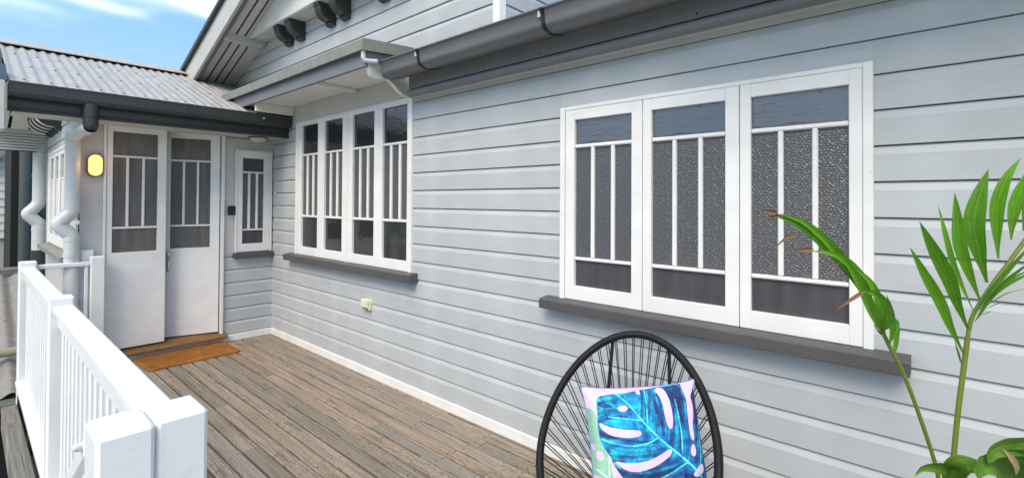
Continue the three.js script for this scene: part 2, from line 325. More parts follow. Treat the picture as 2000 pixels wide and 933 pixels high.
// windows and doors, made in their own plane: x to the right, y up, z outward
function framePieces(x0, x1, y0, y1, lights, zf, zb) {           // lights: [gx0, gx1, gy0, gy1] openings side by side with the same heights
  const g = [], gy0 = lights[0][2], gy1 = lights[0][3]; let x = x0;
  for (const l of lights) { g.push(box(x, l[0], y0, y1, zb, zf, 0.0025)); x = l[1]; }
  g.push(box(x, x1, y0, y1, zb, zf, 0.0025));
  for (const l of lights) { g.push(box(l[0], l[1], y0, gy0, zb, zf - 0.0006, 0.0025)); g.push(box(l[0], l[1], gy1, y1, zb, zf - 0.0006, 0.0025)); }
  return g;
}
function glazing(parent, l, rows, mats, zf, bar = 0.022) {        // rows: [bottom pane top, middle bottom, middle top, top pane bottom]
  const [a, b, y0, y1] = l, zp = zf - 0.022;
  const pane = (x0, x1, p0, p1, m) => obj('pane', box(x0 - 0.004, x1 + 0.004, p0 - 0.004, p1 + 0.004, zp - 0.004, zp, 0.0005), m, parent);
  const br = (x0, x1, p0, p1) => obj('glazing_bar', box(x0, x1, p0, p1, zp - 0.006, zf - 0.006, 0.005), M.white, parent);
  pane(a, b, y0, rows[0], mats[2]); br(a, b, rows[0], rows[1]);
  const w = (b - a - 2 * bar) / 3;
  for (let i = 0; i < 3; i++) { const x = a + i * (w + bar); pane(x, x + w, rows[1], rows[2], mats[1]); if (i < 2) br(x + w, x + w + bar, rows[1], rows[2]); }
  br(a, b, rows[2], rows[3]); pane(a, b, rows[3], y1, mats[0]);
}
function casing(parent, x0, x1, y0, y1, w, z = 0.02) { obj('casing', [box(x0, x0 + w, y0, y1, -0.04, z, 0.003), box(x1 - w, x1, y0, y1, -0.04, z, 0.003), box(x0 + w, x1 - w, y1 - w * 0.62, y1, -0.04, z - 0.001, 0.003)], M.white, parent); obj('rebate', box(x0 + w * 0.5, x1 - w * 0.5, y0, y1 - 0.004, -0.06, -0.042, 0.001), M.void, parent); }
{ // wide window beside the chair: three sashes
  const w = sub('window', house); w.userData.label = 'wide window of three white sashes with pebbled glass, above the black chair';
  casing(w, 4.065, 5.551, 0.945, 2.063, 0.034);
  const rows = [1.178, 1.196, 1.821, 1.841];
  for (const [x0, x1, a, b, y0, y1] of [[4.103, 4.586, 4.165, 4.525, 0.952, 2.043], [4.590, 5.060, 4.637, 5.000, 0.952, 2.043], [5.064, 5.516, 5.11, 5.472, 0.952, 2.043]]) {
    const l = [a, b, 1.031, 1.983];
    obj('sash', framePieces(x0, x1, y0, y1, [l], 0.016, -0.035), M.white, w);
    glazing(w, l, rows, [G.ripple, G.pebble, G.frost], 0.016);
  }
  obj('sill', prism([[-0.04, 0.952], [0.02, 0.951], [0.083, 0.944], [0.09, 0.938], [0.09, 0.892], [0.085, 0.888], [-0.04, 0.888]], 'x', 3.969, 5.661), M.sill, w);
}
{ // window under the hood: two sashes of two lights
  const w = sub('window', house); w.userData.label = 'white window of four narrow lights under the flat hood';
  casing(w, 0.615, 2.63, 0.945, 2.332, 0.034);
  const rows = [1.340, 1.362, 1.972, 1.993];
  for (const [x0, x1, ls] of [[0.652, 1.655, [[0.745, 1.092], [1.226, 1.568]]], [1.660, 2.594, [[1.748, 2.097], [2.223, 2.567]]]]) {
    const l = ls.map(([a, b]) => [a, b, 1.034, 2.288]);
    obj('sash', framePieces(x0, x1, 0.952, 2.312, l, 0.014, -0.035), M.white, w);
    for (const k of l) glazing(w, k, rows, [G.clear, G.pebble, G.clear], 0.014, 0.026);
  }
  obj('meeting_strip', box(1.640, 1.674, 0.95, 2.312, 0.0145, 0.022, 0.003), M.white, w);
  obj('sill', prism([[-0.04, 0.952], [0.02, 0.951], [0.078, 0.944], [0.085, 0.938], [0.085, 0.886], [0.08, 0.882], [-0.04, 0.882]], 'x', 0.49, 2.70), M.sill, w);
}
{ // narrow window beside the doors
  const w = sub('window', house); w.rotation.y = Math.PI / 2; w.userData.label = 'narrow white window beside the entry doors';
  casing(w, -0.398, -0.012, 0.94, 2.066, 0.022, 0.022);
  const l = [-0.323, -0.102, 1.034, 1.976];
  obj('sash', framePieces(-0.374, -0.036, 0.945, 2.05, [l], 0.016, -0.03), M.white, w);
  glazing(w, l, [1.177, 1.195, 1.811, 1.831], [G.frost, G.pebble, G.frost], 0.016, 0.024);
  obj('sill', box(-0.414, -0.002, 0.885, 0.938, -0.03, 0.065, 0.004), M.sill, w);
}
function leaf(name, label, place, x0, x1, gx0, gx1, handle) {
  const d = sub(name, house); place(d); d.userData.label = label;
  const l = [gx0, gx1, 1.016, 2.146];
  obj('leaf', framePieces(x0, x1, 0.118, 2.212, [l], 0, -0.042), M.white, d);
  obj('lower_panel', box(gx0 - 0.02, gx1 + 0.02, 0.20, 1.0, -0.03, 0.0004, 0.001), M.white, d);
  glazing(d, l, [1.236, 1.256, 1.906, 1.926], [G.doorTop, G.door, G.doorTop], 0.0, 0.022);
  if (handle) {
    const hx = x0 + 0.036;
    obj('handle', [rod([hx, 0.958, 0.0], [hx, 0.958, 0.012], 0.032, 20), rod([hx, 0.958, 0.012], [hx, 0.958, 0.045], 0.015, 14), ball([hx, 0.958, 0.05], 0.024, 1, 1, 0.6),
      tube([[hx, 0.90, 0.006], [hx, 0.888, 0.035], [hx, 0.85, 0.043], [hx, 0.81, 0.035], [hx, 0.795, 0.006]], 0.0115, 24, 10), rod([hx, 0.795, 0], [hx, 0.795, 0.008], 0.016, 14), rod([hx, 0.90, 0], [hx, 0.90, 0.008], 0.016, 14)], M.steel, d);
  }
}
leaf('door', 'left white entry door leaf, closed', (d) => { d.rotation.y = Math.PI / 2; }, -1.478, -1.019, -1.435, -1.09, false);
leaf('door', 'right white entry door leaf, slightly ajar, with a silver handle', (d) => { d.rotation.y = Math.acos(0.31); d.position.set(0, 0, 0.545); }, -0.472, 0, -0.43, -0.085, true);
{
  const f = sub('door_frame', house);
  obj('jamb', box(-0.1, 0.024, 0.05, 2.3, 0.503, 0.532, 0.003), M.white, f); obj('jamb', box(-0.1, 0.014, 0.05, 2.3, 1.482, 1.504, 0.003), M.white, f);
  obj('head', box(-0.1, 0.02, 2.218, 2.3, 0.532, 1.482, 0.003), M.white, f);
  const wt = dataTex(256, 128, (i, j) => { const a = fbm(i / 64, j / 4, 401, 4, 4, 32), b = fbm(i / 20, j / 20, 402, 4, 12, 6); return [0.55 * (0.6 + 0.5 * a + 0.3 * b), 0.40 * (0.6 + 0.5 * a + 0.3 * b), 0.26 * (0.6 + 0.5 * a + 0.2 * b)]; }, true, [1.5, 4]);
  obj('threshold', prism([[-0.25, 0.05], [0.075, 0.05], [0.082, 0.056], [0.08, 0.078], [0.07, 0.084], [-0.05, 0.108], [-0.25, 0.110]], 'z', 0.475, 1.51), STD({ map: wt, roughness: 0.55, color: lin(0.75, 0.75, 0.75) }), f);
}
{ // wing past the entry corner, seen edge on
  const w = sub('wing_wall', house);
  const z = 1.66, hole = [-2.25, -0.42, 1.0, 2.06];
  for (let n = 5; n < 17; n++) {
    const y0 = JOINT(n), y1 = y0 + PITCH;
    if (y1 > hole[2] && y0 < hole[3]) { board(w, 'x', -2.72, hole[0], y0, -9, 99, z); board(w, 'x', hole[1], -0.02, y0, -9, 99, z); if (y0 < hole[2]) board(w, 'x', hole[0], hole[1], y0, -9, hole[2], z); if (y1 > hole[3]) board(w, 'x', hole[0], hole[1], y0, hole[3], 99, z); }
    else board(w, 'x', -2.72, -0.02, y0, -9, 99, z);
  }
  obj('lower_sheet', box(-2.72, -0.02, -1.75, 0.765, z - 0.03, z - 0.004, 0.002), M.beige, w);
  obj('backing', box(-2.72, -0.25, -1.75, 2.42, z - 0.2, z - 0.031), M.void, w);
  obj('end_wall', box(-2.74, -2.70, -1.75, 2.4, 0.2, z - 0.002, 0.004), M.beige, w);
  const v = sub('window', house); v.position.z = z; v.userData.label = 'white wing window seen at a sharp angle behind the downpipe';
  casing(v, -2.25, -0.42, 1.0, 2.06, 0.05, 0.025);
  for (let i = 0; i < 4; i++) {
    const x0 = -2.2 + i * 0.4325, l = [x0 + 0.07, x0 + 0.36, 1.10, 1.98];
    obj('sash', framePieces(x0, x0 + 0.428, 1.005, 2.03, [l], 0.016, -0.03), M.white, v);
    glazing(v, l, [1.24, 1.26, 1.72, 1.74], [G.clear, G.pebble, G.clear], 0.016, 0.022);
  }
  obj('sill', prism([[-0.02, 0.99], [0.1, 0.975], [0.1, 0.93], [-0.02, 0.93]], 'x', -2.4, -0.28), M.flashing, v);
  // slatted end and sloping slotted soffit of the wing's gable, and the brackets below it
  const e = sub('slatted_panel', house);
  for (let i = 0; i < 6; i++) obj('batten', box(-2.74, -2.70, 2.108 + i * 0.034, 2.134 + i * 0.034, z, 2.4, 0.002), M.beige, e);
  obj('backing', box(-2.78, -2.745, 2.1, 2.36, z, 2.4, 0.002), M.void, e);
  obj('rail', box(-2.76, -2.69, 2.312, 2.372, z, 2.4, 0.004), M.beige, e);
  const so = sub('wing_soffit', house);
  const p0 = V(-2.68, 2.372, 0), p1 = V(-1.35, 2.70, 0);
  for (const [za, zb] of [[1.655, 1.81], [1.838, 1.985], [2.013, 2.2]]) { const g = beamGeo(0, zb - za, 0.02, p0.clone().setZ((za + zb) / 2), p1.clone().setZ((za + zb) / 2)); obj('soffit_board', g, M.cream, so); }
  obj('backing', beamGeo(0, 0.44, 0.02, p0.clone().add(V(-0.02, 0.04, z + 0.24)), p1.clone().add(V(-0.02, 0.04, z + 0.24))), M.void, so);
  for (let i = 0; i < 4; i++) {
    const x = -2.25 + i * 0.27, pts = [[z, 2.47], [z + 0.21, 2.47], [z + 0.21, 2.43]];
    for (let k = 0; k <= 8; k++) { const t = k / 8 * Math.PI / 2; pts.push([z + 0.055 + 0.15 * Math.cos(t), 2.42 - 0.13 * Math.sin(t)]); }
    pts.push([z + 0.04, 2.25], [z, 2.25]);
    obj('bracket', prism(pts, 'x', x, x + 0.075, 0.5), M.dark, house).userData.label = 'dark curved bracket under the wing gable';
    obj('bracket_edge', prism([...pts.slice(3, 12), ...pts.slice(3, 12).map(([a, b]) => [a + 0.007, b - 0.009]).reverse()], 'x', x + 0.01, x + 0.03, 0.5), M.white, house);
  }
}
// ---- corrugated roofs
function corrugated(x0, y0, x1, y1, z0, z1, pitch, amp, th = 0.004) {   // ribs run from (x0,y0) to (x1,y1)
  const n = Math.round((z1 - z0) / pitch * 10), pos = [], idx = [], uv = [], L = Math.hypot(x1 - x0, y1 - y0), nx = -(y1 - y0) / L, ny = (x1 - x0) / L, sg = ny > 0 ? 1 : -1;
  for (let s = 0; s < 2; s++) for (let i = 0; i <= n; i++) for (let k = 0; k <= 1; k++) {
    const z = z0 + (z1 - z0) * i / n, h = Math.cos((z - z0) / pitch * Math.PI * 2) * amp - s * th;
    pos.push(lerp(x0, x1, k) + nx * h * sg, lerp(y0, y1, k) + ny * h * sg, z); uv.push(z, k * L);
  }
  for (let s = 0; s < 2; s++) for (let i = 0; i < n; i++) { const a = s * (n + 1) * 2 + i * 2; const q = [a, a + 1, a + 2, a + 2, a + 1, a + 3]; idx.push(...(s ? q.reverse() : q)); }
  for (let i = 0; i < n; i++) for (const k of [0, 1]) { const a = i * 2 + k, b = a + (n + 1) * 2; idx.push(a, a + 2, b, b, a + 2, b + 2); }
  const g = new THREE.BufferGeometry(); g.setAttribute('position', new THREE.Float32BufferAttribute(pos, 3)); g.setAttribute('uv', new THREE.Float32BufferAttribute(uv, 2)); g.setIndex(idx);
  return toCreasedNormals(g.toNonIndexed(), 0.9);
}
function screws(parent, list, slope) {
  const im = new THREE.InstancedMesh(new THREE.CylinderGeometry(0.006, 0.009, 0.01, 8), STD({ color: lin(0.16, 0.15, 0.15), roughness: 0.5 }), list.length);
  im.name = numbered('screw'); const q = new THREE.Quaternion().setFromAxisAngle(V(0, 0, 1), slope);
  list.forEach((p, i) => im.setMatrixAt(i, new THREE.Matrix4().compose(p, q, V(1, 1, 1)))); im.userData.kind = 'stuff'; parent.add(im);
}
const ROOFM = M.roof.clone(); ROOFM.side = THREE.DoubleSide;
{
  const r = sub('entry_roof', house); r.userData.label = 'low pitched corrugated iron roof over the entry';
  const X0 = 0.475, Y0 = 2.392, X1 = -1.52, Y1 = 3.125, sl = (Y1 - Y0) / (X0 - X1), pt = 0.0775;
  obj('roof_sheet', corrugated(X0, Y0, X1, Y1, 0.03, 2.13, pt, 0.0085), ROOFM, r);
  obj('roof_sheet', corrugated(X1 - 0.03, Y1, -3.6, Y1 - 0.75, 0.03, 2.13, pt, 0.0095), ROOFM, r);
  const list = []; for (let row = 0; row < 4; row++) for (let i = 0; i < 27; i += 1) { if ((i + row) % 2) continue; const x = [0.36, -0.25, -0.85, -1.36][row]; list.push(V(x, Y0 + (X0 - x) * sl + 0.0125, 0.03 + i * pt)); }
  screws(r, list, -Math.atan(sl));
  obj('ridge_cap', prism([[-1.76, 3.065], [-1.54, 3.158], [-1.52, 3.172], [-1.49, 3.158], [-1.33, 3.092], [-1.33, 3.084], [-1.5, 3.145], [-1.54, 3.145], [-1.76, 3.055]], 'z', 0.04, 2.15), M.cap, r);
  obj('under_roof', prism([[0.36, 2.33], [-1.5, 3.06], [-3.5, 2.33], [-3.5, 2.29], [-1.5, 2.99], [0.36, 2.29]], 'z', 0.0, 2.10), M.void, r);
  const f = sub('entry_gutter', house); f.userData.label = 'charcoal gutter and fascia above the entry doors';
  obj('fascia', [box(0.372, 0.40, 2.188, 2.40, -0.02, 2.135, 0.002), prism([[0.40, 2.192], [0.412, 2.195], [0.417, 2.205], [0.412, 2.215], [0.40, 2.218]], 'z', -0.02, 2.135)], M.dark, f);
  obj('soffit', box(0, 0.372, 2.195, 2.21, 0, 2.1), M.beige, f);
  const gp = [[0.405, 2.30], [0.47, 2.288], [0.492, 2.298], [0.50, 2.32], [0.502, 2.385], [0.506, 2.392], [0.506, 2.404], [0.496, 2.404], [0.494, 2.33], [0.48, 2.305], [0.409, 2.31], [0.409, 2.38], [0.405, 2.38]];
  obj('gutter', prism(gp, 'z', 0.015, 2.135), M.dark, f);
  for (const z of [0.43, 0.93]) obj('joiner', prism([[0.47, 2.284], [0.495, 2.295], [0.5055, 2.318], [0.5095, 2.402], [0.5, 2.408], [0.49, 2.33], [0.47, 2.298]], 'z', z, z + 0.035), M.dark, f);
  obj('rivet', ball([0.507, 2.358, 0.30], 0.011), M.steel, f);
  obj('spout', [rod([0.45, 2.30, 1.655], [0.45, 2.13, 1.655], 0.052, 24), ball([0.45, 2.13, 1.655], 0.052, 1, 0.9, 1), rod([0.45, 2.20, 1.655], [0.45, 2.19, 1.655], 0.056, 24)], M.dark, f);
  // little piece of the next gable's barge board at the end of the gutter
  obj('barge_end', box(0.30, 0.52, 2.03, 2.40, 2.152, 2.30, 0.004), M.beige, f);
  obj('barge_cap', prism([[0.2, 2.47], [0.50, 2.385], [0.52, 2.40], [0.2, 2.58]], 'z', 2.14, 2.4), M.dark, f);
  const p = sub('downpipe', house); p.userData.label = 'white downpipe with an offset bend at the entry corner';
  obj('pipe', [tube([[0.45, 2.115, 1.655], [0.30, 2.10, 1.68], [0.17, 2.085, 1.70], [0.08, 2.06, 1.718]], 0.05, 20, 18), rod([0.06, 2.10, 1.72], [0.06, 1.42, 1.72], 0.052, 22)], M.pvc, p);
  obj('offset_bend', tube([[0.06, 1.44, 1.72], [0.06, 1.40, 1.725], [0.06, 1.355, 1.76], [0.06, 1.30, 1.80], [0.06, 1.255, 1.775], [0.06, 1.20, 1.725], [0.06, 1.15, 1.72]], 0.055, 40, 20), M.pvc, p);
  obj('pipe', rod([0.06, 1.17, 1.72], [0.06, -1.7, 1.72], 0.052, 22), M.pvc, p);
  for (const y of [2.045, 1.42, 1.165, 1.03]) obj('collar', rod([0.06, y - 0.02, 1.72], [0.06, y + 0.02, 1.72], 0.0565, 22), M.pvc, p);
  for (const y of [1.52, 0.6]) obj('bracket', [box(-0.0, 0.045, y - 0.012, y + 0.012, 1.66, 1.68, 0.002), rod([0.06, y - 0.01, 1.72], [0.06, y + 0.01, 1.72], 0.054, 22)], M.pvc, p);
  const k = sub('downpipe', house); k.userData.label = 'further white downpipe with dark base at the end of the wing';
  obj('pipe', [rod([-2.8, 2.2, 1.72], [-2.8, 1.47, 1.72], 0.065, 22), rod([-2.8, 1.2, 1.72], [-2.8, 0.86, 1.72], 0.065, 22)], M.pvc, k);
  obj('offset_bend', tube([[-2.8, 1.49, 1.72], [-2.8, 1.45, 1.728], [-2.8, 1.39, 1.77], [-2.8, 1.325, 1.815], [-2.8, 1.26, 1.77], [-2.8, 1.21, 1.726], [-2.8, 1.17, 1.72]], 0.067, 36, 18), M.pvc, k);
  for (const y of [1.80, 1.13]) obj('collar', rod([-2.8, y - 0.015, 1.72], [-2.8, y + 0.015, 1.72], 0.069, 22), M.pvc, k);
  obj('pipe_base', rod([-2.8, 0.87, 1.72], [-2.8, -1.7, 1.72], 0.072, 22), M.dark, k);
}
{ // gable over the hooded window
  const r = sub('gable_roof', house); const S = 0.365, y = (x) => 3.456 + S * x, ap = 3.0;  // apex is out of view, set high to keep shade off the gable wall
  const slab = (o0, o1, z0, z1, mat, name, xa = -1.62) => obj(name, [prism([[xa, y(xa) + o0], [ap, y(ap) + o0], [ap, y(ap) + o1], [xa, y(xa) + o1]], 'z', z0, z1), prism([[4.1, y(1.9) + o0], [ap, y(ap) + o0], [ap, y(ap) + o1], [4.1, y(1.9) + o1]], 'z', z0, z1)], mat, r);
  const [bz0, bz1] = [0.475, 0.505];
  slab(-0.055, 0.225, bz0, bz1, M.beige, 'barge_board', -1.5);
  slab(-0.06, 0.0, bz0 - 0.028, bz0 - 0.001, M.gutter, 'barge_strip', -1.3);
  slab(0.226, 0.275, 0.44, 0.545, M.dark, 'barge_cap', -1.56);
  slab(0.05, 0.22, -5, bz0 - 0.005, M.roof, 'roof_slab', -1.56);
  slab(0.02, 0.045, -0.02, bz0 - 0.005, M.void, 'soffit_backing', -1.5);
  const cuts = [0.002, 0.148, 0.240, 0.332, 0.424, 0.448];
  for (let i = 0; i < 5; i++) obj('soffit_board', prism([[-1.5, y(-1.5)], [ap, y(ap)], [ap, y(ap) + 0.018], [-1.5, y(-1.5) + 0.018]], 'z', cuts[i] + (i ? 0.011 : 0), cuts[i + 1] - 0.011), M.beige, r);
  obj('soffit_board', prism([[4.1, y(1.9)], [ap, y(ap)], [ap, y(ap) + 0.018], [4.1, y(1.9) + 0.018]], 'z', 0.002, 0.44), M.beige, r);
  // lookout across the slats, with a rounded end against the wall
  obj('lookout', [prism([[0.445, y(-0.24) - 0.055], [0.09, y(-0.24) - 0.07], [0.05, y(-0.24) - 0.062], [0.02, y(-0.24) - 0.04], [0.005, y(-0.24) + 0.015], [0.445, y(-0.24) + 0.015]], 'x', -0.31, -0.21)], M.beige, r);
  // pediment standing proud of the wall on paired brackets
  const p = sub('pediment', house);
  obj('pediment_face', prism([[-0.205, 3.372], [2.68, 3.372], [2.68, y(2.68) - 0.004]], 'z', 0.17, 0.20), M.white, p);
  obj('pediment_soffit', box(-0.19, 2.67, 3.373, 3.39, 0.002, 0.168, 0.002), M.beige, p);
  for (const x of [0.40, 0.67, 1.30, 1.57, 2.20, 2.47]) {
    const pts = [[0.002, 3.37], [0.178, 3.37], [0.178, 3.345], [0.165, 3.335]];
    for (let k = 0; k <= 8; k++) { const t = k / 8 * Math.PI * 0.5; pts.push([0.165 - 0.115 * (1 - Math.cos(t)), 3.335 - 0.115 * Math.sin(t)]); }
    pts.push([0.058, 3.205], [0.035, 3.185], [0.002, 3.185]);
    obj('bracket', prism(pts, 'x', x, x + 0.11, 0.5), M.dark, p);
  }
}
{ // flat hood over the four-light window
  const h = sub('window_hood', house); h.userData.label = 'flat metal topped hood above the four-light window';
  obj('hood_top', prism([[0.002, 2.722], [0.45, 2.686], [0.456, 2.680], [0.456, 2.602], [0.449, 2.598], [0.446, 2.668], [0.002, 2.708]], 'x', -0.27, 2.63), M.flashing, h);
  obj('hood_end', prism([[0.002, 2.706], [0.447, 2.668], [0.447, 2.60], [0.002, 2.636]], 'x', 2.618, 2.6295), M.flashing, h);
  obj('fascia', box(-0.02, 2.60, 2.492, 2.66, 0.392, 0.416, 0.003), M.fascia, h);
  obj('fascia', box(2.577, 2.599, 2.50, 2.66, 0.002, 0.3915, 0.003), M.fascia, h);
  for (let i = 0; i < 4; i++) obj('soffit_board', box(0.02, 2.575, 2.512, 2.526, 0.004 + i * 0.097, 0.004 + i * 0.097 + 0.0935, 0.003), M.cream, h);
  obj('cross_batten', box(1.76, 1.84, 2.478, 2.511, 0.03, 0.388, 0.004), M.cream, h);
  obj('end_panel', box(0.50, 0.53, 2.42, 2.511, 0.002, 0.39, 0.003), M.cream, h);
  obj('head_panel', box(0.56, 2.56, 2.334, 2.511, -0.02, 0.003, 0.002), M.beige, h);
  // scrolled end bracket
  const s = [[0.002, 2.524], [0.388, 2.524], [0.39, 2.49]];
  for (let k = 0; k <= 6; k++) { const t = k / 6; s.push([lerp(0.384, 0.35, t), 2.484 - 0.05 * Math.sin(t * Math.PI / 2)]); }
  s.push([0.292, 2.424], [0.25, 2.436]);
  for (let k = 0; k <= 10; k++) { const t = k / 10; s.push([lerp(0.236, 0.05, t), 2.437 - 0.1 * (0.5 - 0.5 * Math.cos(t * Math.PI))]); }
  s.push([0.002, 2.336]);
  obj('scroll_bracket', prism(s, 'x', 2.562, 2.604, 0.5), M.beige, h);
  obj('bracket_edge', prism([...s.slice(2), ...s.slice(2).map(([a, b]) => [a, b - 0.004]).reverse()], 'x', 2.561, 2.605, 0.5), M.cream, h);
  obj('overflow_pipe', [rod([2.60, 2.61, 0.43], [2.60, 2.545, 0.43], 0.016, 14), tube([[2.60, 2.55, 0.43], [2.603, 2.537, 0.42], [2.612, 2.533, 0.395], [2.632, 2.538, 0.335]], 0.017, 20, 14)], M.pvc, h);
}
{ // long gutter and fascia
  const f = sub('main_gutter', house); f.userData.label = 'long grey gutter and fascia above the wide window';
  obj('fascia', box(2.70, 8.2, 2.364, 2.55, 0.07, 0.10, 0.002), M.fascia, f);
  const bead = []; for (let k = 0; k <= 14; k++) { const t = -Math.PI / 2 + k / 14 * Math.PI; bead.push([0.10 + 0.026 * Math.cos(t), 2.332 + 0.024 * Math.sin(t)]); }
  obj('bead', prism([[0.07, 2.308], ...bead, [0.07, 2.356]], 'x', 2.70, 8.2, 0.5), M.fascia, f);
  const arc = [];                                                // from the underside round the belly up to the lip
  for (let k = 0; k <= 10; k++) { const t = k / 10 * Math.PI / 2; arc.push([0.128 + 0.058 * Math.sin(t), 2.515 - 0.055 * Math.cos(t)]); }
  arc.push([0.189, 2.56]);
  const tz = (z) => 0.105 + (z - 0.036) * 1.28, ty = (y) => 2.55 - (2.61 - y) * 0.83, T = (l) => l.map(([a, b]) => [tz(a), ty(b)]);
  const lip = []; for (let k = 0; k <= 8; k++) { const t = -Math.PI / 2 + k / 8 * Math.PI * 1.5; lip.push([0.197 + 0.0095 * Math.cos(t), 2.6 + 0.0095 * Math.sin(t)]); }
  const gp = [[0.036, 2.498], [0.05, 2.489], ...arc, ...lip, [0.184, 2.592], ...arc.slice().reverse().map(([a, b]) => [a - 0.005, b + 0.003]), [0.05, 2.495], [0.041, 2.503], [0.041, 2.6], [0.036, 2.6]];
  obj('gutter', prism(T(gp), 'x', 2.632, 8.2, 0.35), M.gutter, f);
  obj('end_cap', prism(T([[0.036, 2.498], [0.05, 2.489], ...arc, [0.198, 2.595], [0.198, 2.60], [0.036, 2.60]]), 'x', 2.626, 2.6335), M.gutter, f);
  for (const x of [3.07, 4.145, 5.25, 6.4]) {
    obj('strap', prism(T([[0.05, 2.487], ...arc.map(([a, b]) => [a + 0.001, b - 0.001]), [0.194, 2.589], [0.2095, 2.60], [0.2095, 2.594], [0.194, 2.557], ...arc.slice(0, -1).reverse().map(([a, b]) => [a + 0.005, b - 0.005]), [0.05, 2.481]]), 'x', x, x + 0.02), M.black, f);
    obj('clip', box(x - 0.02, x - 0.001, 2.497, 2.534, 0.298, 0.3135, 0.002), M.steel, f);
  }
  for (const x of [3.35, 3.97, 4.9]) obj('nail', rod([x, 2.385, 0.098], [x, 2.385, 0.1025], 0.005, 8), M.void, f);
  obj('unseen_shade_slab', [prism([[0.33, 2.70], [0.62, 2.64], [0.62, 2.74], [0.33, 2.80]], 'x', 5.0, 8.2)], M.fascia, f);  // unseen slab above the frame, placed to darken the upper wall at right
  obj('soffit', box(2.64, 8.2, 2.315, 2.33, 0.001, 0.069, 0.002), M.beige, f);
  const r = sub('main_roof', house);
  obj('roof_slab', prism([[0.2, 2.58], [-4, 4.05], [-4, 3.95], [0.1, 2.52]], 'x', 3.58, 8.2), M.roof, r);
}
{ // power outlet, bulkhead lamp, bell, ceiling lamp, mat
  const o = thing('power_outlet', [2.012, 0.612, 0.0]); tag(o, 'small cream weatherproof power outlet on the wall below the four-light window', 'power outlet');
  const cream = STD({ color: lin(0.72, 0.68, 0.50), roughness: 0.4 });
  obj('box_body', box(-0.056, 0.056, -0.043, 0.045, -0.01, 0.03, 0.006), cream, o); obj('cover', [box(-0.05, 0.05, -0.022, 0.052, 0.03, 0.05, 0.008)], cream, o);
  for (const s of [-1, 1]) obj('switch', box(s * 0.026 - 0.011, s * 0.026 + 0.011, -0.010, 0.032, 0.05, 0.056, 0.003), cream, o);
  for (const s of [-1, 1]) obj('socket_opening', box(s * 0.024 - 0.013, s * 0.024 + 0.013, -0.037, -0.026, 0.03, 0.0315, 0.001), STD({ color: lin(0.2, 0.17, 0.1), roughness: 0.6 }), o);

  const l = thing('wall_lamp', [0, 1.818, 1.566]); tag(l, 'oval bulkhead wall lamp glowing warm yellow beside the entry doors', 'lamp');
  const cap = (rx, h2, n = 12) => { const p = []; for (let k = 0; k <= n; k++) { const t = k / n * Math.PI; p.push([rx * Math.cos(t), h2 + rx * Math.sin(t)]); } for (let k = 0; k <= n; k++) { const t = Math.PI + k / n * Math.PI; p.push([rx * Math.cos(t), -h2 + rx * Math.sin(t)]); } return p; };
  const stad = (rx, h2, d0, d1) => { const g = prism(cap(rx, h2), 'z', 0, 1, 0.5); g.applyMatrix4(new THREE.Matrix4().makeBasis(V(0, 0, -1), V(0, 1, 0), V(d1 - d0, 0, 0))); g.translate(d0, 0, 0); return g; };
  obj('rim', stad(0.058, 0.046, 0.001, 0.045), STD({ color: lin(0.16, 0.055, 0.02), roughness: 0.4 }), l);
  const lensMat = STD({ color: lin(0.8, 0.6, 0.3), roughness: 0.4, emissive: lin(1.0, 0.60, 0.13), emissiveIntensity: 0.85 });
  obj('lens', [stad(0.049, 0.046, 0.045, 0.058), stad(0.042, 0.044, 0.058, 0.068)], lensMat, l);
  const pl = new THREE.PointLight(0xffb45a, 0.035, 0, 2); pl.position.set(0.13, 1.818, 1.566); pl.castShadow = true; pl.shadow.radius = 2; pl.name = 'wall_lamp_light'; scene.add(pl);

  const b = thing('intercom', [0, 1.40, 0.430]); tag(b, 'black square intercom on the wall between the right door and narrow window', 'intercom');
  obj('body', box(-0.001, 0.028, -0.052, 0.05, -0.038, 0.038, 0.008), M.black, b); obj('trim', box(0.0, 0.026, -0.059, -0.0535, -0.034, 0.034, 0.001), M.white, b);

  const c = thing('ceiling_lamp', [0.2, 2.194, 0.24]); tag(c, 'small round ceiling lamp just showing below the dark entry fascia', 'lamp');
  obj('base', rod([0, -0.012, 0], [0, 0, 0], 0.10, 24), M.dark, c); { const g = new THREE.SphereGeometry(0.085, 24, 12, 0, Math.PI * 2, Math.PI / 2, Math.PI / 2).toNonIndexed(); g.scale(1, 0.5, 1); g.translate(0, -0.012, 0); obj('shade', g, STD({ color: lin(0.55, 0.55, 0.5), roughness: 0.3 }), c); }

  const mt = thing('door_mat', [0.285, 0.002, 0.885]); tag(mt, 'orange brown coir door mat on the deck at the entry threshold', 'door mat');
  const coir = dataTex(512, 512, (i, j) => { const a = fbm(i / 3, j / 3, 501, 3, 170, 170), q = fbm(i / 60, j / 60, 505, 4, 8, 8); const t = 0.55 + 0.5 * a + 0.3 * (q - 0.5); return [0.84 * t, 0.55 * t, 0.24 * t]; }, true, [2.2, 2.2]);
  const coirB = dataTex(512, 512, (i, j) => fbm(i / 2.5, j / 2.5, 511, 3, 204, 204), false, [2.2, 2.2]);
  const mm = STD({ map: coir, bumpMap: coirB, bumpScale: 0.006, roughness: 1 });
  const sh = []; const hw = 0.245, hl = 0.385, rc = 0.05; for (const [cx, cz, a0] of [[hw - rc, hl - rc, 0], [-hw + 0.015, hl - 0.015, 1], [-hw + 0.015, -hl + 0.015, 2], [hw - rc, -hl + rc, 3]]) { const r = a0 === 0 || a0 === 3 ? rc : 0.015; for (let k = 0; k <= 6; k++) { const t = (a0 + k / 6) * Math.PI / 2; sh.push([cx + r * Math.cos(t), cz + r * Math.sin(t)]); } }
  const mg = prism(sh, 'y', 0, 0.018);
  obj('mat_pile', mg, mm, mt); mt.rotation.y = 0.035;
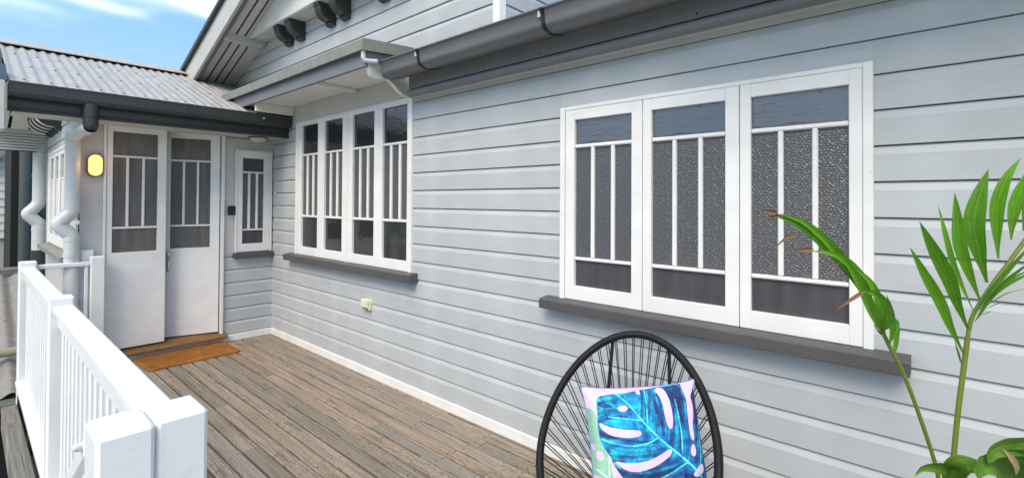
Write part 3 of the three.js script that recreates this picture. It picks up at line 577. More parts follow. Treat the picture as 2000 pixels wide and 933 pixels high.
  // fibres sticking up over the pile
  const rnd = rng(5), fib = new THREE.InstancedMesh(new THREE.ConeGeometry(0.0016, 0.012, 3), mm, 5000); fib.name = 'mat_fibre'; const e = new THREE.Euler();
  for (let i = 0; i < 5000; i++) { const x = (rnd() - 0.5) * 0.46, z = (rnd() - 0.5) * 0.74; e.set((rnd() - 0.5) * 1.2, rnd() * 6, (rnd() - 0.5) * 1.2); fib.setMatrixAt(i, new THREE.Matrix4().compose(V(x, 0.020, z), new THREE.Quaternion().setFromEuler(e), V(1, 1, 1))); }
  fib.userData.kind = 'stuff'; mt.add(fib);
}

// ---------------------------------------------------------------- railing on the deck's outer edge
{
  const r = thing('deck_railing'); tag(r, 'white painted timber railing with square posts along the outer deck edge', 'railing');
  const post = (x0, x1, z0, z1, y0, y1, name = 'post') => obj(name, box(x0, x1, y0, y1, z0, z1, 0.009), M.rail, r);
  post(0.075, 0.17, 1.938, 2.046, -0.165, 1.0);
  post(2.215, 2.31, 1.946, 2.050, -0.165, 1.0);
  post(4.262, 4.392, 1.934, 2.0405, -0.165, 1.0).userData.label = 'near end post on the deck side';
  post(4.262, 4.402, 2.0435, 2.150, -0.3, 1.0, 'gate_post').userData.label = 'near end post on the outer side, chipped at one corner';
  obj('paint_chip', rod([4.383, 0.9985, 2.134], [4.398, 0.9925, 2.143], 0.0016, 6), M.void, r);
  obj('plug', rod([4.391, 0.86, 1.985], [4.3926, 0.86, 1.985], 0.012, 20), M.rail, r);
  post(0.052, 0.13, 1.497, 1.600, -0.02, 1.005);
  post(0.003, 0.045, 1.565, 1.655, -0.02, 1.06);
  for (const [a, b] of [[0.17, 2.215], [2.31, 4.262]]) {
    obj('handrail', box(a, b, 0.918, 0.957, 1.948, 2.034, 0.008), M.rail, r);
    obj('top_rail', box(a, b, 0.845, 0.917, 1.975, 2.012, 0.004), M.rail, r);
    obj('bottom_rail', box(a, b, 0.012, 0.052, 1.972, 2.056, 0.005), M.rail, r);
    const n = Math.round((b - a) / 0.118); for (let i = 1; i < n; i++) { const x = a + (b - a) * i / n; obj('baluster', box(x - 0.02, x + 0.02, 0.05, 0.846, 1.980, 2.007, 0.004), M.rail, r); }
  }
  obj('handrail', box(0.08, 0.125, 0.925, 0.962, 1.60, 1.938, 0.006), M.rail, r);
  obj('bottom_rail', box(0.085, 0.12, 0.06, 0.13, 1.60, 1.938, 0.004), M.rail, r);
  for (const z of [1.625]) obj('baluster', box(0.085, 0.115, 0.13, 0.926, z - 0.012, z + 0.012, 0.004), M.rail, r);
  // diagonal brace below the near outer post
  obj('brace', beamGeo(0, 0.03, 0.055, V(3.74, 0.735, 2.07), V(3.1, 0.31, 2.07), V(0, 1, 0), 0.004), M.rail, r);
  obj('brace_bolt', [rod([3.72, 0.735, 2.06], [3.72, 0.735, 2.10], 0.014, 12), ball([3.72, 0.735, 2.10], 0.012)], M.pvc, r);
}

// ---------------------------------------------------------------- things beyond the railing on the left
{
  const lr = thing('lean_to_roof'); tag(lr, 'low grey corrugated lean-to roof below the railing at the picture edge', 'roof');
  const A = [-3.0, 0.60], B = [-0.35, -0.20];
  const rm = STD({ color: lin(0.30, 0.285, 0.275), roughness: 0.6, map: grimeTone, side: THREE.DoubleSide });
  obj('roof_sheet', corrugated(B[0], B[1], A[0], A[1], 1.74, 5.0, 0.155, 0.022), rm, lr);
  obj('flashing', box(A[0] - 0.14, A[0] + 0.10, A[1] - 0.05, A[1] + 0.045, 1.74, 5.0, 0.01), STD({ color: lin(0.2, 0.2, 0.2), roughness: 0.6, map: grimeTone }), lr);
  obj('gutter', box(B[0] - 0.02, B[0] + 0.12, B[1] - 0.13, B[1] - 0.03, 1.80, 5.0, 0.02), STD({ color: lin(0.14, 0.16, 0.14), roughness: 0.5, map: grimeTone }), lr);
  obj('wall', box(-2.9, -0.45, -1.75, -0.32, 1.82, 4.9), M.void, lr);
  const list = []; for (let i = 0; i < 14; i++) for (const t of [0.18, 0.5, 0.83]) if ((i + Math.round(t * 10)) % 2) list.push(V(lerp(B[0], A[0], t), lerp(B[1], A[1], t) + 0.026, 1.74 + i * 0.155)); screws(lr, list, -Math.atan(0.8 / 2.65));
  const pp = thing('pipe'); tag(pp, 'pale weathered pipe lying across the low lean-to roof', 'pipe'); obj('pipe_run', rod([-0.86, 0.065, 1.76], [-0.86, 0.065, 4.8], 0.042, 16), STD({ color: lin(0.36, 0.34, 0.25), roughness: 0.6, map: grimeTone }), pp);
  for (const z of [1.79, 3.2]) obj('clip', [box(-0.91, -0.80, -0.03, 0.03, z, z + 0.03, 0.003)], M.steel, pp);

  const dh = thing('neighbouring_house', [-6, 0, 0]); tag(dh, 'dark charcoal weatherboard house beyond the end of the wing', 'house');
  const dm = STD({ color: lin(0.032, 0.036, 0.044), roughness: 0.6, map: paintTone });
  for (let n = -10; n < 16; n++) obj('weatherboard', prism(profile(n * 0.2).map(([d, y]) => [d * 1.6, n * 0.2 + (y - n * 0.2) * 1.43]), 'z', 0.6, 1.60), dm, dh);
  obj('corner_post', rod([0.02, -1.75, 1.665], [0.02, 3.1, 1.665], 0.075, 20), STD({ color: lin(0.07, 0.082, 0.085), roughness: 0.5 }), dh);
  obj('return_wall', box(-2, -0.05, -1.75, 3.1, 0.6, 1.83), M.void, dh);
  const wh = thing('white_house', [-8.5, 0, 0]); tag(wh, 'bright white neighbouring wall at the far left picture edge', 'house');
  for (let n = 0; n < 11; n++) obj('weatherboard', prism([[-0.03, 0.72 + n * 0.16], [0, 0.72 + n * 0.16], [-0.015, 0.875 + n * 0.16], [-0.03, 0.875 + n * 0.16]], 'z', 1.70, 5), M.white, wh);
  obj('lower_wall', box(-0.2, -0.05, -1.75, 0.71, 1.71, 5), M.beige, wh);
  obj('backing', box(-0.3, -0.04, 0.7, 3.2, 1.71, 5), M.beige, wh);
  obj('gable_barge', beamGeo(0, 0.1, 0.34, V(0.12, 2.28, 2.16), V(0.12, 3.0, 1.55), V(0, 1, 0)), STD({ color: lin(0.3, 0.31, 0.33), roughness: 0.6 }), wh);
  // bracket and weed under the deck edge
  const br = thing('metal_bracket', [2.05, -0.32, 2.16]); tag(br, 'small blue grey metal bracket bolted under the outer deck edge', 'bracket');
  const bm = STD({ color: lin(0.16, 0.2, 0.27), roughness: 0.35, metalness: 0.5 });
  obj('plate', box(-0.10, 0.02, -0.06, 0.10, -0.02, -0.012, 0.002), bm, br); obj('arm', beamGeo(0, 0.06, 0.012, V(0.0, 0.03, -0.015), V(0.10, -0.02, 0.10)), bm, br); obj('bolt', [ball([-0.04, 0.05, -0.01], 0.012), ball([0.10, -0.01, 0.10], 0.014)], M.steel, br);
}

// ---------------------------------------------------------------- chair with strings
{
  const ch = thing('string_chair'); tag(ch, 'black round-backed string chair standing below the wide window', 'chair');
  const C = V(4.793, 0.549, 0.572), U = V(0.9725, 0, -0.2328), N0 = V(0.2328, 0, 0.9725);
  const tilt = 0.617, UP = V(0, Math.cos(tilt), 0).addScaledVector(N0, -Math.sin(tilt)), NR = V(0, Math.sin(tilt), 0).addScaledVector(N0, Math.cos(tilt));
  const A = 0.348, B1 = 0.451, B2 = 0.42, EGG = 0.083;
  const ring = (t) => C.clone().addScaledVector(U, A * Math.sin(t) * (1 - EGG * Math.cos(t))).addScaledVector(UP, (Math.cos(t) > 0 ? B1 : B2) * Math.cos(t));
  const pts = []; for (let i = 0; i < 80; i++) pts.push(ring(i / 80 * Math.PI * 2));
  const wrap = dataTex(64, 16, (i) => 0.5 + 0.5 * Math.sin(i / 64 * Math.PI * 2), false, [420, 1]);
  const rimMat = STD({ color: lin(0.010, 0.010, 0.012), roughness: 0.36, bumpMap: wrap, bumpScale: 0.002 });
  const g = new THREE.TubeGeometry(new THREE.CatmullRomCurve3(pts, true), 200, 0.0168, 14, true);
  obj('ring', g, rimMat, ch);
  const K = C.clone().addScaledVector(UP, -0.22).addScaledVector(NR, -0.27), kr = 0.045;
  const inner = []; for (let i = 0; i < 20; i++) { const t = i / 20 * 6.2832; inner.push(K.clone().addScaledVector(U, kr * Math.sin(t)).addScaledVector(UP, kr * Math.cos(t))); }
  obj('hub', new THREE.TubeGeometry(new THREE.CatmullRomCurve3(inner, true), 40, 0.008, 8, true), M.black, ch);
  const rnd = rng(9), n = 100, sm = STD({ color: lin(0.009, 0.009, 0.012), roughness: 0.35 });
  for (let i = 0; i < n; i++) {
    const t = (i + (i % 2 ? -0.16 : 0.16) + (rnd() - 0.5) * 0.14) / n * Math.PI * 2, a = ring(t), k = K.clone().addScaledVector(U, kr * Math.sin(t)).addScaledVector(UP, kr * Math.cos(t));
    a.addScaledVector(NR, (i % 2 ? 0.012 : -0.012));
    obj('string', rod(a, k, 0.0023, 6), sm, ch);
  }
  // strings' loops round the ring
  const fl = (x, z) => V(x, 0.006, z);
  for (const s of [-1, 1]) {
    const top = ring(s * 0.40).addScaledVector(NR, -0.02), foot = C.clone().addScaledVector(U, s * 0.15).addScaledVector(N0, -0.16);
    obj('leg', tube([top, top.clone().lerp(V(foot.x, 0.3, foot.z), 0.6), V(foot.x, 0.28, foot.z), fl(foot.x + U.x * s * 0.06, foot.z + U.z * s * 0.06)], 0.008, 24, 10), M.black, ch);
  }
  const ff = C.clone().addScaledVector(N0, 0.30), bot = ring(Math.PI);
  obj('leg', tube([K.clone().addScaledVector(UP, -0.03), V(C.x, 0.16, C.z), fl(ff.x, ff.z), bot], 0.008, 30, 10, 0.2), M.black, ch);

  // cushion
  const cu = thing('cushion'); tag(cu, 'square cushion printed with a big blue split leaf on pink, leaning in the black chair', 'cushion');
  const S = 1024, cv = document.createElement('canvas'); cv.width = cv.height = S; const x = cv.getContext('2d');
  // drawn in the print's own frame: x 0..100 to the right, y 0..100 down
  const q = (a) => a * S / 100, path = (p, closed = true) => { x.beginPath(); const P = p.map(([a, b]) => [q(a), q(b)]); if (closed) { const m0 = [(P[0][0] + P[P.length - 1][0]) / 2, (P[0][1] + P[P.length - 1][1]) / 2]; x.moveTo(...m0); for (let i = 0; i < P.length; i++) { const nx = P[(i + 1) % P.length]; x.quadraticCurveTo(P[i][0], P[i][1], (P[i][0] + nx[0]) / 2, (P[i][1] + nx[1]) / 2); } } else { x.moveTo(...P[0]); for (let i = 1; i < P.length - 1; i++) x.quadraticCurveTo(P[i][0], P[i][1], (P[i][0] + P[i + 1][0]) / 2, (P[i][1] + P[i + 1][1]) / 2); x.lineTo(...P[P.length - 1]); } };
  const PINK = '#eac2de';
  x.fillStyle = PINK; x.fillRect(0, 0, S, S);
  x.fillStyle = '#8fc2ab'; path([[3, 16], [9, 22], [12, 40], [17, 62], [16, 84], [13, 101], [-2, 101], [-2, 20]]); x.fill();
  path([[10, 8], [16, 6], [14, 18], [11, 30], [8, 22]]); x.fill();
  x.strokeStyle = '#dcf2e6'; x.lineWidth = q(0.9); path([[15, 52], [13, 70], [10, 100]], false); x.stroke(); path([[3, 62], [12, 67]], false); x.stroke();
  x.fillStyle = PINK; for (const [a, b, r, s2] of [[7, 52, 3.2, 3.8], [3, 70, 3, 4], [2, 46, 1.6, 2.6], [8, 86, 3, 3.6]]) { x.beginPath(); x.ellipse(q(a), q(b), q(r), q(s2), -0.5, 0, 7); x.fill(); }
  x.fillStyle = '#b9c6dd'; path([[14, 68], [26, 72], [30, 84], [14, 88], [11, 78]]); x.fill();
  // the leaf
  const leafP = [[11, 8], [22, 6], [36, 5], [50, 3], [66, 1], [84, 0], [97, 3], [99, 20], [99, 45], [101, 70], [103, 104], [12, 104], [40, 84], [28, 74], [17, 58], [16, 52], [9, 44], [8, 30], [10, 18]];
  const gr = x.createLinearGradient(0, 0, S, S); gr.addColorStop(0, '#1a9fc4'); gr.addColorStop(0.5, '#0f7fc0'); gr.addColorStop(1, '#17458c'); x.fillStyle = gr; path(leafP); x.fill();
  x.save(); path(leafP); x.clip();
  const rr = rng(33);
  const dark = ['rgba(38,28,84,0.85)', 'rgba(24,40,104,0.8)', 'rgba(46,26,76,0.8)'], lite = ['rgba(24,172,214,0.55)', 'rgba(20,190,200,0.45)', 'rgba(12,120,205,0.6)'];
  const lobes = [[[30, 10], [12, 10], [9, 22]], [[36, 22], [20, 22], [8, 28]], [[52, 42], [28, 40], [8, 34]], [[56, 50], [28, 52], [12, 46]], [[66, 60], [40, 68], [18, 58]], [[72, 68], [50, 76], [26, 76]], [[84, 80], [60, 92], [34, 90]], [[48, 28], [52, 14], [54, 2]], [[60, 38], [62, 20], [62, 4]], [[68, 50], [74, 24], [78, 4]], [[80, 62], [88, 40], [92, 10]], [[90, 74], [96, 56], [98, 40]]];
  for (const L of lobes) for (let k = 0; k < 26; k++) { const j = () => (rr() - 0.5) * 9; x.strokeStyle = rr() < 0.42 ? dark[Math.floor(rr() * 3)] : lite[Math.floor(rr() * 3)]; x.globalAlpha = 0.34; x.lineWidth = q(0.6 + rr() * 2.6); const dx = j(), dy = j(); path(L.map(([a, b]) => [a + dx, b + dy + (rr() - 0.5) * 2]), false); x.stroke(); }
  x.globalAlpha = 0.62; x.fillStyle = '#241c4c';
  for (const d of [[[68, 2], [84, 0], [84, 18], [80, 36], [76, 22], [70, 10]], [[92, 6], [99, 4], [100, 60], [94, 54], [91, 30]], [[9, 11], [22, 15], [24, 17], [12, 17]], [[9, 32], [16, 36], [30, 39], [18, 41], [9, 38]], [[16, 59], [34, 67], [60, 64], [74, 60], [60, 70], [34, 74], [22, 70]], [[70, 66], [84, 70], [96, 84], [102, 104], [84, 104], [80, 84]], [[56, 14], [60, 36], [62, 30], [60, 12]], [[26, 80], [44, 86], [68, 76], [50, 82]], [[40, 88], [60, 94], [78, 92], [70, 100], [44, 100]]]) { path(d); x.fill(); }
  x.globalAlpha = 1; x.restore();
  // splits and holes
  x.fillStyle = PINK;
  for (const h of [[[60, 3], [69, 1], [72, 18], [70, 34], [66, 36], [64, 28], [65, 14]], [[84, 0], [97, 0], [96, 8], [91, 12], [93, 22], [88, 34], [88, 46], [84, 45], [85, 26], [87, 12]], [[9, 27], [18, 32], [34, 34], [43, 35], [42, 39], [32, 40], [18, 38], [11, 33]],
    [[17, 55], [28, 58], [46, 57], [58, 52], [65, 49], [66, 53], [54, 60], [40, 64], [28, 64]], [[14, 92], [30, 82], [54, 82], [70, 76], [79, 71], [80, 75], [66, 84], [52, 92], [34, 94], [20, 98]], [[80, 69], [90, 62], [94, 64], [93, 69], [84, 72]], [[82, 51], [86, 47], [88, 52], [86, 57], [82, 56]], [[96, 50], [99, 48], [99, 58], [97, 60]], [[90, 78], [96, 73], [98, 77], [92, 84], [88, 86]], [[98, 84], [103, 84], [103, 92], [97, 92]], [[44, 3], [48, 1.5], [48, 8], [45, 7]], [[26, 17], [32, 15.5], [36, 18], [32, 21], [27, 20]], [[84, 88], [90, 86], [92, 94], [85, 96]], [[40, 100], [66, 94], [78, 88], [80, 92], [66, 99], [52, 104], [40, 104]]]) { path(h); x.fill(); }
  x.fillStyle = 'rgba(176,214,198,0.75)'; path([[30, 34], [36, 34.5], [36, 39], [31, 39.5]]); x.fill(); path([[18, 56], [26, 58.5], [24, 62], [17, 58]]); x.fill(); path([[38, 58], [44, 57.5], [42, 63], [37, 63.5]]); x.fill();
  // veins
  x.strokeStyle = '#57d3dc'; x.lineCap = 'round';
  const vein = (p, w) => { x.lineWidth = q(w); path(p, false); x.stroke(); };
  vein([[26, 5], [34, 12], [46, 30], [60, 45], [74, 56], [88, 70], [101, 88]], 1.5);
  vein([[52, 4], [51, 16], [49, 30]], 0.8); vein([[76, 14], [77, 36], [74, 54]], 1.2); vein([[95, 34], [94, 54], [88, 66]], 0.9); vein([[10, 40], [26, 46], [46, 45], [56, 41]], 1); vein([[18, 24], [34, 26], [44, 28]], 0.7); vein([[36, 74], [56, 70], [78, 60]], 1); vein([[56, 100], [74, 90], [92, 78]], 0.8);
  const im = x.getImageData(0, 0, S, S), dd = im.data;
  for (let j = 0; j < S; j++) for (let i = 0; i < S; i++) {
    const o = (j * S + i) * 4, blue = smooth(20, 90, dd[o + 2] - dd[o]), n1 = fbm(i / 46 + fbm(i / 90, j / 90, 705, 3) * 3, j / 46, 701, 5), n2 = fbm(i / 9, j / 9, 711, 3);
    const k = 1 + blue * ((n1 - 0.5) * 0.95 + (n2 - 0.5) * 0.2 + 0.02) + (1 - blue) * (n1 - 0.5) * 0.14;
    dd[o] *= k; dd[o + 1] *= lerp(k, k * k, blue * 0.5); dd[o + 2] *= lerp(1, k, 0.72);
  }
  x.putImageData(im, 0, 0);
  const tex = new THREE.CanvasTexture(cv); tex.colorSpace = THREE.SRGBColorSpace; tex.magFilter = THREE.LinearFilter;
  const weave = dataTex(128, 128, (i, j) => 0.5 + 0.25 * Math.sin(i / 128 * 64 * Math.PI) + 0.25 * Math.sin(j / 128 * 64 * Math.PI), false, [8, 8]);
  const front = STD({ map: tex, bumpMap: weave, bumpScale: 0.0006, roughness: 0.85 });
  const W = 0.46, half = (sgn) => {
    const N = 36, g2 = new THREE.PlaneGeometry(1, 1, N, N), p = g2.attributes.position;
    for (let i = 0; i < p.count; i++) {
      const u = p.getX(i) * 2, v = p.getY(i) * 2, e = Math.pow(Math.max(0, (1 - u * u) * (1 - v * v)), 0.42);
      const pin = 1 - 0.075 * (1 - Math.abs(v) ** 3) * Math.abs(u) ** 6, pin2 = 1 - 0.075 * (1 - Math.abs(u) ** 3) * Math.abs(v) ** 6;
      const wr = (0.007 * (vnoise(u * 3 + 5, v * 3, 3) - 0.5) * 2 + 0.004 * (vnoise(u * 7 + v * 4, v * 2 - u, 13) - 0.5)) * e;
      p.setXYZ(i, u * W / 2 * pin, v * W / 2 * pin2, sgn * (0.085 * e + wr));
    }
    if (sgn < 0) { const ix = g2.index.array; for (let i = 0; i < ix.length; i += 3) [ix[i], ix[i + 1]] = [ix[i + 1], ix[i]]; }
    g2.computeVertexNormals(); return g2;
  };
  const turn = 0.55, cx = at(1262, 873, 1.85), zr = NR.clone().multiplyScalar(0.55).add(N0.clone().multiplyScalar(0.5)).normalize().applyAxisAngle(V(0, 1, 0), turn);
  const roll = 0.04, ux = U.clone().applyAxisAngle(V(0, 1, 0), turn), uy = zr.clone().cross(ux).normalize();
  const X = ux.clone().multiplyScalar(Math.cos(roll)).addScaledVector(uy, Math.sin(roll)), Y = zr.clone().cross(X);
  const mm4 = new THREE.Matrix4().makeBasis(X, Y, zr).setPosition(cx);
  obj('cushion_front', half(1).applyMatrix4(mm4), front, cu); obj('cushion_back', half(-1).applyMatrix4(mm4), STD({ color: lin(0.75, 0.55, 0.68), roughness: 0.9 }), cu);
  const pipePts = []; for (let i = 0; i < 48; i++) { const t = i / 48 * 4, k = Math.floor(t), f = (t - k) * 2 - 1; const [u, v] = [[f, 1], [1, -f], [-f, -1], [-1, f]][k]; const pin = 1 - 0.075 * (1 - Math.abs(v) ** 3) * Math.abs(u) ** 6, pin2 = 1 - 0.075 * (1 - Math.abs(u) ** 3) * Math.abs(v) ** 6; pipePts.push(V(u * W / 2 * pin, v * W / 2 * pin2, 0).applyMatrix4(mm4)); }
  obj('seam', new THREE.TubeGeometry(new THREE.CatmullRomCurve3(pipePts, true, 'centripetal'), 192, 0.0022, 6, true), STD({ color: lin(0.10, 0.2, 0.4), roughness: 0.8 }), cu);
}

// ---------------------------------------------------------------- potted palm
{
  const pm = thing('potted_palm'); tag(pm, 'young green palm with a bent frond and an upright fan frond beside the wide window', 'plant');
  const leafTex = dataTex(128, 256, (i, j) => { const u = i / 128, s = fbm(u * 22, j / 90, 601, 3, 22, 3), b = fbm(i / 9, j / 9, 605, 4, 14, 28), mid = Math.exp(-(((u - 0.5) / 0.025) ** 2)) * 0.22; return [0.40 * (0.72 + 0.5 * s + 0.14 * b) + mid * 0.5, 0.62 * (0.74 + 0.42 * s + 0.16 * b) + mid * 0.5, 0.13 * (0.7 + 0.5 * s) + mid * 0.2]; }, true);
  const mk = (c) => new THREE.MeshPhysicalMaterial({ map: leafTex, color: lin(...c), roughness: 0.42, side: THREE.DoubleSide, transmission: 0.25, thickness: 0 });
  const LM = [mk([0.74, 0.86, 0.42]), mk([0.58, 0.72, 0.36]), mk([0.82, 0.9, 0.42])], dull = STD({ map: leafTex, color: lin(0.40, 0.40, 0.25), roughness: 0.8, side: THREE.DoubleSide }), brownTip = STD({ color: lin(0.17, 0.085, 0.04), roughness: 0.7, side: THREE.DoubleSide }), stemM = STD({ color: lin(0.15, 0.18, 0.018), roughness: 0.45 });
  const eye = camera.position.clone();
  function leaflet(pts, w, mat, o = {}) {                         // pts: points along the blade; twist turns it, fold makes the valley
    const { twist = 0, fold = 0.35, peak = 0.42, name = 'leaflet', blunt = 0.9 } = o, cur = new THREE.CatmullRomCurve3(pts), n = 22, pos = [], uv = [], idx = [];
    for (let i = 0; i <= n; i++) {
      const t = i / n, p = cur.getPointAt(t), T = cur.getTangentAt(t), f = eye.clone().sub(p).normalize();
      const s0 = T.clone().cross(f).normalize(), nn = s0.clone().cross(T).normalize(), s = s0.multiplyScalar(Math.cos(twist)).addScaledVector(nn, Math.sin(twist)), nr = s.clone().cross(T).normalize();
      const prof = t < peak ? Math.pow(Math.sin(t / peak * Math.PI / 2), 1.5) * 0.86 + 0.14 : Math.pow(Math.cos((t - peak) / (1 - peak) * Math.PI / 2), blunt);
      const h = w / 2 * Math.max(0.012, prof);
      for (let k = -2; k <= 2; k++) { const q2 = p.clone().addScaledVector(s, h * k / 2).addScaledVector(nr, (Math.abs(k) / 2 - 0.5) * h * fold + (k % 2 ? h * 0.06 : 0)); pos.push(q2.x, q2.y, q2.z); uv.push((k + 2) / 4, t * 2); }
    }
    for (let i = 0; i < n; i++) for (let k = 0; k < 4; k++) { const a = i * 5 + k; idx.push(a, a + 1, a + 5, a + 5, a + 1, a + 6); }
    const g = new THREE.BufferGeometry(); g.setAttribute('position', new THREE.Float32BufferAttribute(pos, 3)); g.setAttribute('uv', new THREE.Float32BufferAttribute(uv, 2)); g.setIndex(idx); g.computeVertexNormals();
    return g;
  }
  const P = (list) => list.map((a) => at(...a));
  const fr = sub('frond', pm); fr.userData.label = 'upright fan frond';
  obj('stalk', [tube(P([[1850, 1060, 1.36], [1858, 960, 1.37], [1864, 890, 1.38], [1873, 800, 1.385], [1884, 715, 1.39], [1891, 660, 1.39]]), 0.0066, 40, 10), tube(P([[1890, 666, 1.39], [1898, 625, 1.39], [1915, 592, 1.385], [1942, 552, 1.38], [1975, 508, 1.37], [2025, 440, 1.36]]), 0.0052, 30, 8)], stemM, fr);
  const up = [ // base, mid, tip
    [[1884, 692, 1.39], [1838, 590, 1.36], [1778, 482, 1.33], 26], [[1893, 645, 1.39], [1855, 545, 1.35], [1797, 432, 1.31], 33], [[1905, 612, 1.39], [1862, 510, 1.40], [1833, 400, 1.42], 14],
    [[1917, 590, 1.385], [1877, 480, 1.36], [1866, 376, 1.33], 29], [[1929, 552, 1.38], [1904, 440, 1.35], [1932, 330, 1.32], 44], [[1951, 505, 1.38], [1950, 400, 1.35], [1995, 308, 1.31], 30], [[1976, 468, 1.37], [1985, 400, 1.35], [2010, 330, 1.33], 28], [[2000, 450, 1.36], [2015, 390, 1.34], [2050, 300, 1.32], 32]];
  up.forEach(([a, b, c, w], i) => obj('leaflet', leaflet([at(...a), at(a[0] * 0.5 + b[0] * 0.5 - 2, a[1] * 0.5 + b[1] * 0.5, a[2] * 0.5 + b[2] * 0.5), at(...b), at(b[0] * 0.42 + c[0] * 0.58 - (i === 4 ? 4 : i === 5 ? 8 : 0), b[1] * 0.42 + c[1] * 0.58, b[2] * 0.42 + c[2] * 0.58), at(...c)], w * 0.74 / FOCAL * 1.36, LM[i % 3], { twist: 0.15, fold: 0.3, peak: 0.55 }), LM[i % 3], fr));
  const rightSide = [[[1903, 612, 1.38], [1945, 560, 1.28], [2030, 462, 1.16], 14], [[1912, 606, 1.38], [1960, 556, 1.30], [2030, 500, 1.20], 11], [[1905, 628, 1.38], [1950, 570, 1.27], [2040, 520, 1.15], 13], [[1910, 625, 1.38], [1958, 560, 1.32], [2040, 512, 1.22], 7], [[1925, 600, 1.38], [1966, 574, 1.35], [2010, 561, 1.33], 4], [[1926, 604, 1.38], [1945, 595, 1.37], [1962, 588, 1.36], 3], [[1915, 615, 1.385], [1930, 611, 1.38], [1938, 606, 1.37], 3], [[1880, 715, 1.385], [1874, 690, 1.38], [1866, 665, 1.375], 6]];
  rightSide.forEach(([a, b, c, w], i) => obj('leaflet', leaflet(P([a, b, c]), w / FOCAL * 1.3, LM[1], { twist: 0.9, fold: 0.5, peak: 0.4 }), i > 3 ? LM[1] : LM[i % 3], fr));

  const f2 = sub('frond', pm); f2.userData.label = 'bent frond with browned tips, drooping across the window';
  obj('stalk', tube(P([[1835, 1060, 1.34], [1836, 960, 1.35], [1829, 910, 1.35], [1800, 820, 1.345], [1768, 735, 1.34], [1738, 675, 1.335], [1710, 618, 1.33], [1688, 575, 1.325], [1640, 500, 1.32], [1590, 450, 1.31]]), 0.0052, 50, 8), stemM, f2);
  const bl = (pts, w, m, o) => obj('leaflet', leaflet(P(pts), w / FOCAL * 1.32, m, o), m, f2);
  bl([[1722, 648, 1.33], [1682, 558, 1.31], [1630, 492, 1.30], [1562, 438, 1.29], [1494, 412, 1.28]], 21, LM[1], { fold: 0.9, peak: 0.55, twist: 0.2 });
  bl([[1712, 620, 1.325], [1668, 540, 1.30], [1622, 478, 1.28], [1570, 434, 1.27], [1520, 416, 1.27]], 17, LM[0], { fold: 0.9, peak: 0.5, twist: -0.3 });
  bl([[1706, 600, 1.32], [1690, 552, 1.29], [1655, 510, 1.28], [1622, 494, 1.27], [1582, 490, 1.27]], 16, LM[2], { fold: 0.5 });
  bl([[1738, 672, 1.33], [1712, 620, 1.30], [1685, 560, 1.285], [1660, 520, 1.28], [1640, 500, 1.28]], 19, LM[2], { fold: 0.5, peak: 0.5, twist: 0.3 });
  bl([[1726, 650, 1.325], [1722, 600, 1.29], [1700, 550, 1.28], [1668, 520, 1.28]], 15, LM[0], { fold: 0.6, twist: -0.2 });
  bl([[1722, 650, 1.32], [1733, 625, 1.28], [1730, 598, 1.265], [1712, 574, 1.265], [1688, 568, 1.27]], 25, LM[1], { fold: 0.6, peak: 0.5, twist: 0.3 });
  bl([[1738, 676, 1.33], [1745, 640, 1.31], [1742, 605, 1.30], [1732, 574, 1.29]], 11, LM[0], { twist: 0.4 });
  bl([[1736, 672, 1.325], [1748, 650, 1.31], [1754, 630, 1.305], [1746, 620, 1.30]], 9, LM[1], { twist: -0.3 });
  bl([[1748, 694, 1.33], [1752, 665, 1.325], [1759, 637, 1.32]], 8, LM[1], { twist: 0.2 });
  const tips = [[[[1519, 416, 1.275], [1502, 413, 1.275], [1484, 410, 1.275]], 9], [[[1560, 458, 1.28], [1538, 464, 1.28], [1514, 484, 1.28]], 6], [[[1590, 487, 1.268], [1572, 488, 1.268], [1552, 492, 1.268]], 9], [[[1690, 568, 1.265], [1662, 586, 1.265], [1632, 606, 1.27]], 7], [[[1642, 514, 1.28], [1632, 517, 1.28], [1622, 524, 1.28]], 3], [[[1532, 422, 1.28], [1500, 424, 1.28], [1478, 432, 1.28]], 4], [[[1724, 654, 1.32], [1716, 646, 1.31], [1708, 634, 1.31]], 4]];
  for (const [p, w] of tips) obj('dry_tip', leaflet(P(p), w / FOCAL * 1.3, brownTip, { fold: 0.8, peak: 0.2 }), brownTip, f2);
  const f3 = sub('low_leaf', pm); f3.userData.label = 'low broad curled leaves at the palm base';
  const bl3 = (pts, w, m, o) => obj('leaflet', leaflet(P(pts), w * 0.85 / FOCAL * 1.25, m, o), dull, f3);
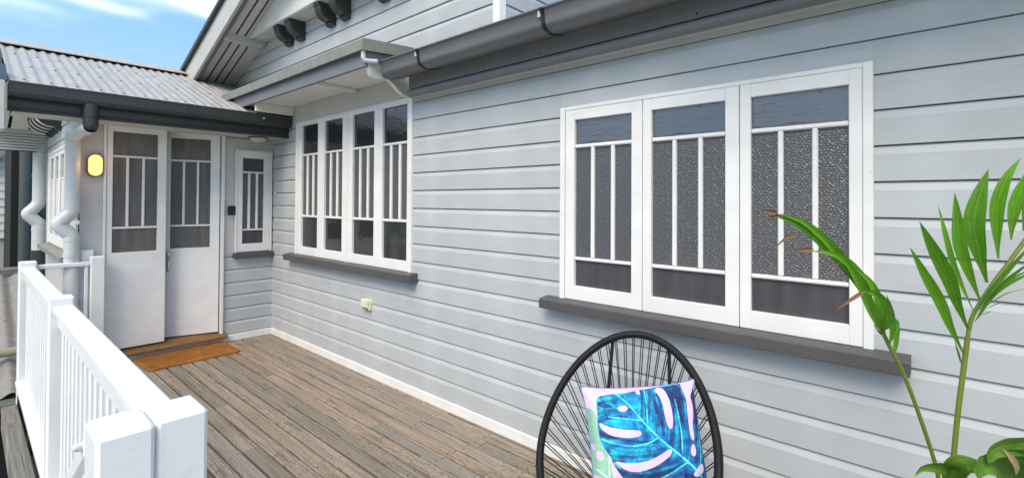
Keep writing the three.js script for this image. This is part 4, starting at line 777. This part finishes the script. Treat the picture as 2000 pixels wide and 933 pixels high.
  bl3([[1900, 985, 1.30], [1868, 925, 1.26], [1832, 912, 1.24], [1800, 916, 1.235], [1788, 930, 1.23]], 34, LM[1], { fold: 0.6, peak: 0.5, twist: 0.5 });
  bl3([[1858, 990, 1.27], [1874, 930, 1.24], [1886, 912, 1.225], [1906, 914, 1.22], [1918, 935, 1.22]], 60, LM[0], { fold: 0.8, peak: 0.55, twist: 0.7 });
  bl3([[2060, 985, 1.28], [1985, 925, 1.20], [1945, 905, 1.17], [1918, 912, 1.165], [1912, 935, 1.165]], 80, LM[1], { fold: 0.6, peak: 0.5, twist: 0.35, blunt: 0.6 });
  bl3([[2060, 850, 1.20], [2005, 868, 1.18], [1965, 872, 1.165], [1940, 884, 1.16], [1932, 905, 1.16]], 40, LM[1], { fold: 0.6, peak: 0.55, twist: 0.5, blunt: 0.6 });
  bl3([[2050, 930, 1.20], [1998, 890, 1.17], [1970, 878, 1.16]], 60, LM[0], { fold: 0.5, twist: 0.4 });
  obj('dry_strip', leaflet(P([[1960, 876, 1.155], [1978, 895, 1.15], [1987, 912, 1.15], [1986, 928, 1.155]]), 10 / FOCAL * 1.2, brownTip), STD({ color: lin(0.32, 0.24, 0.12), roughness: 0.8, side: THREE.DoubleSide }), f3);
  const base = at(1850, 1060, 1.36), px = base.x, pz = base.z;
  obj('trunk', [0, 1, 2].map((k) => rod([px + (k - 1) * 0.02, 0.34, pz + (k % 2) * 0.02], [base.x + (k - 1) * 0.006, base.y + 0.03, base.z], 0.013, 10, 0.009)), stemM, pm);
  const prof = [[0, 0.002], [0.13, 0.002], [0.135, 0.01], [0.17, 0.33], [0.185, 0.335], [0.185, 0.365], [0.165, 0.365], [0.16, 0.33], [0, 0.33]].map(([a, b]) => new THREE.Vector2(a, b));
  const pg = new THREE.LatheGeometry(prof, 40); pg.translate(px, 0, pz); obj('pot', pg, M.charcoal, pm);
  const sg = new THREE.CylinderGeometry(0.157, 0.15, 0.02, 32); sg.translate(px, 0.345, pz); obj('soil', sg, STD({ color: lin(0.04, 0.03, 0.02), roughness: 1 }), pm);
}
renderer.render(scene, camera);
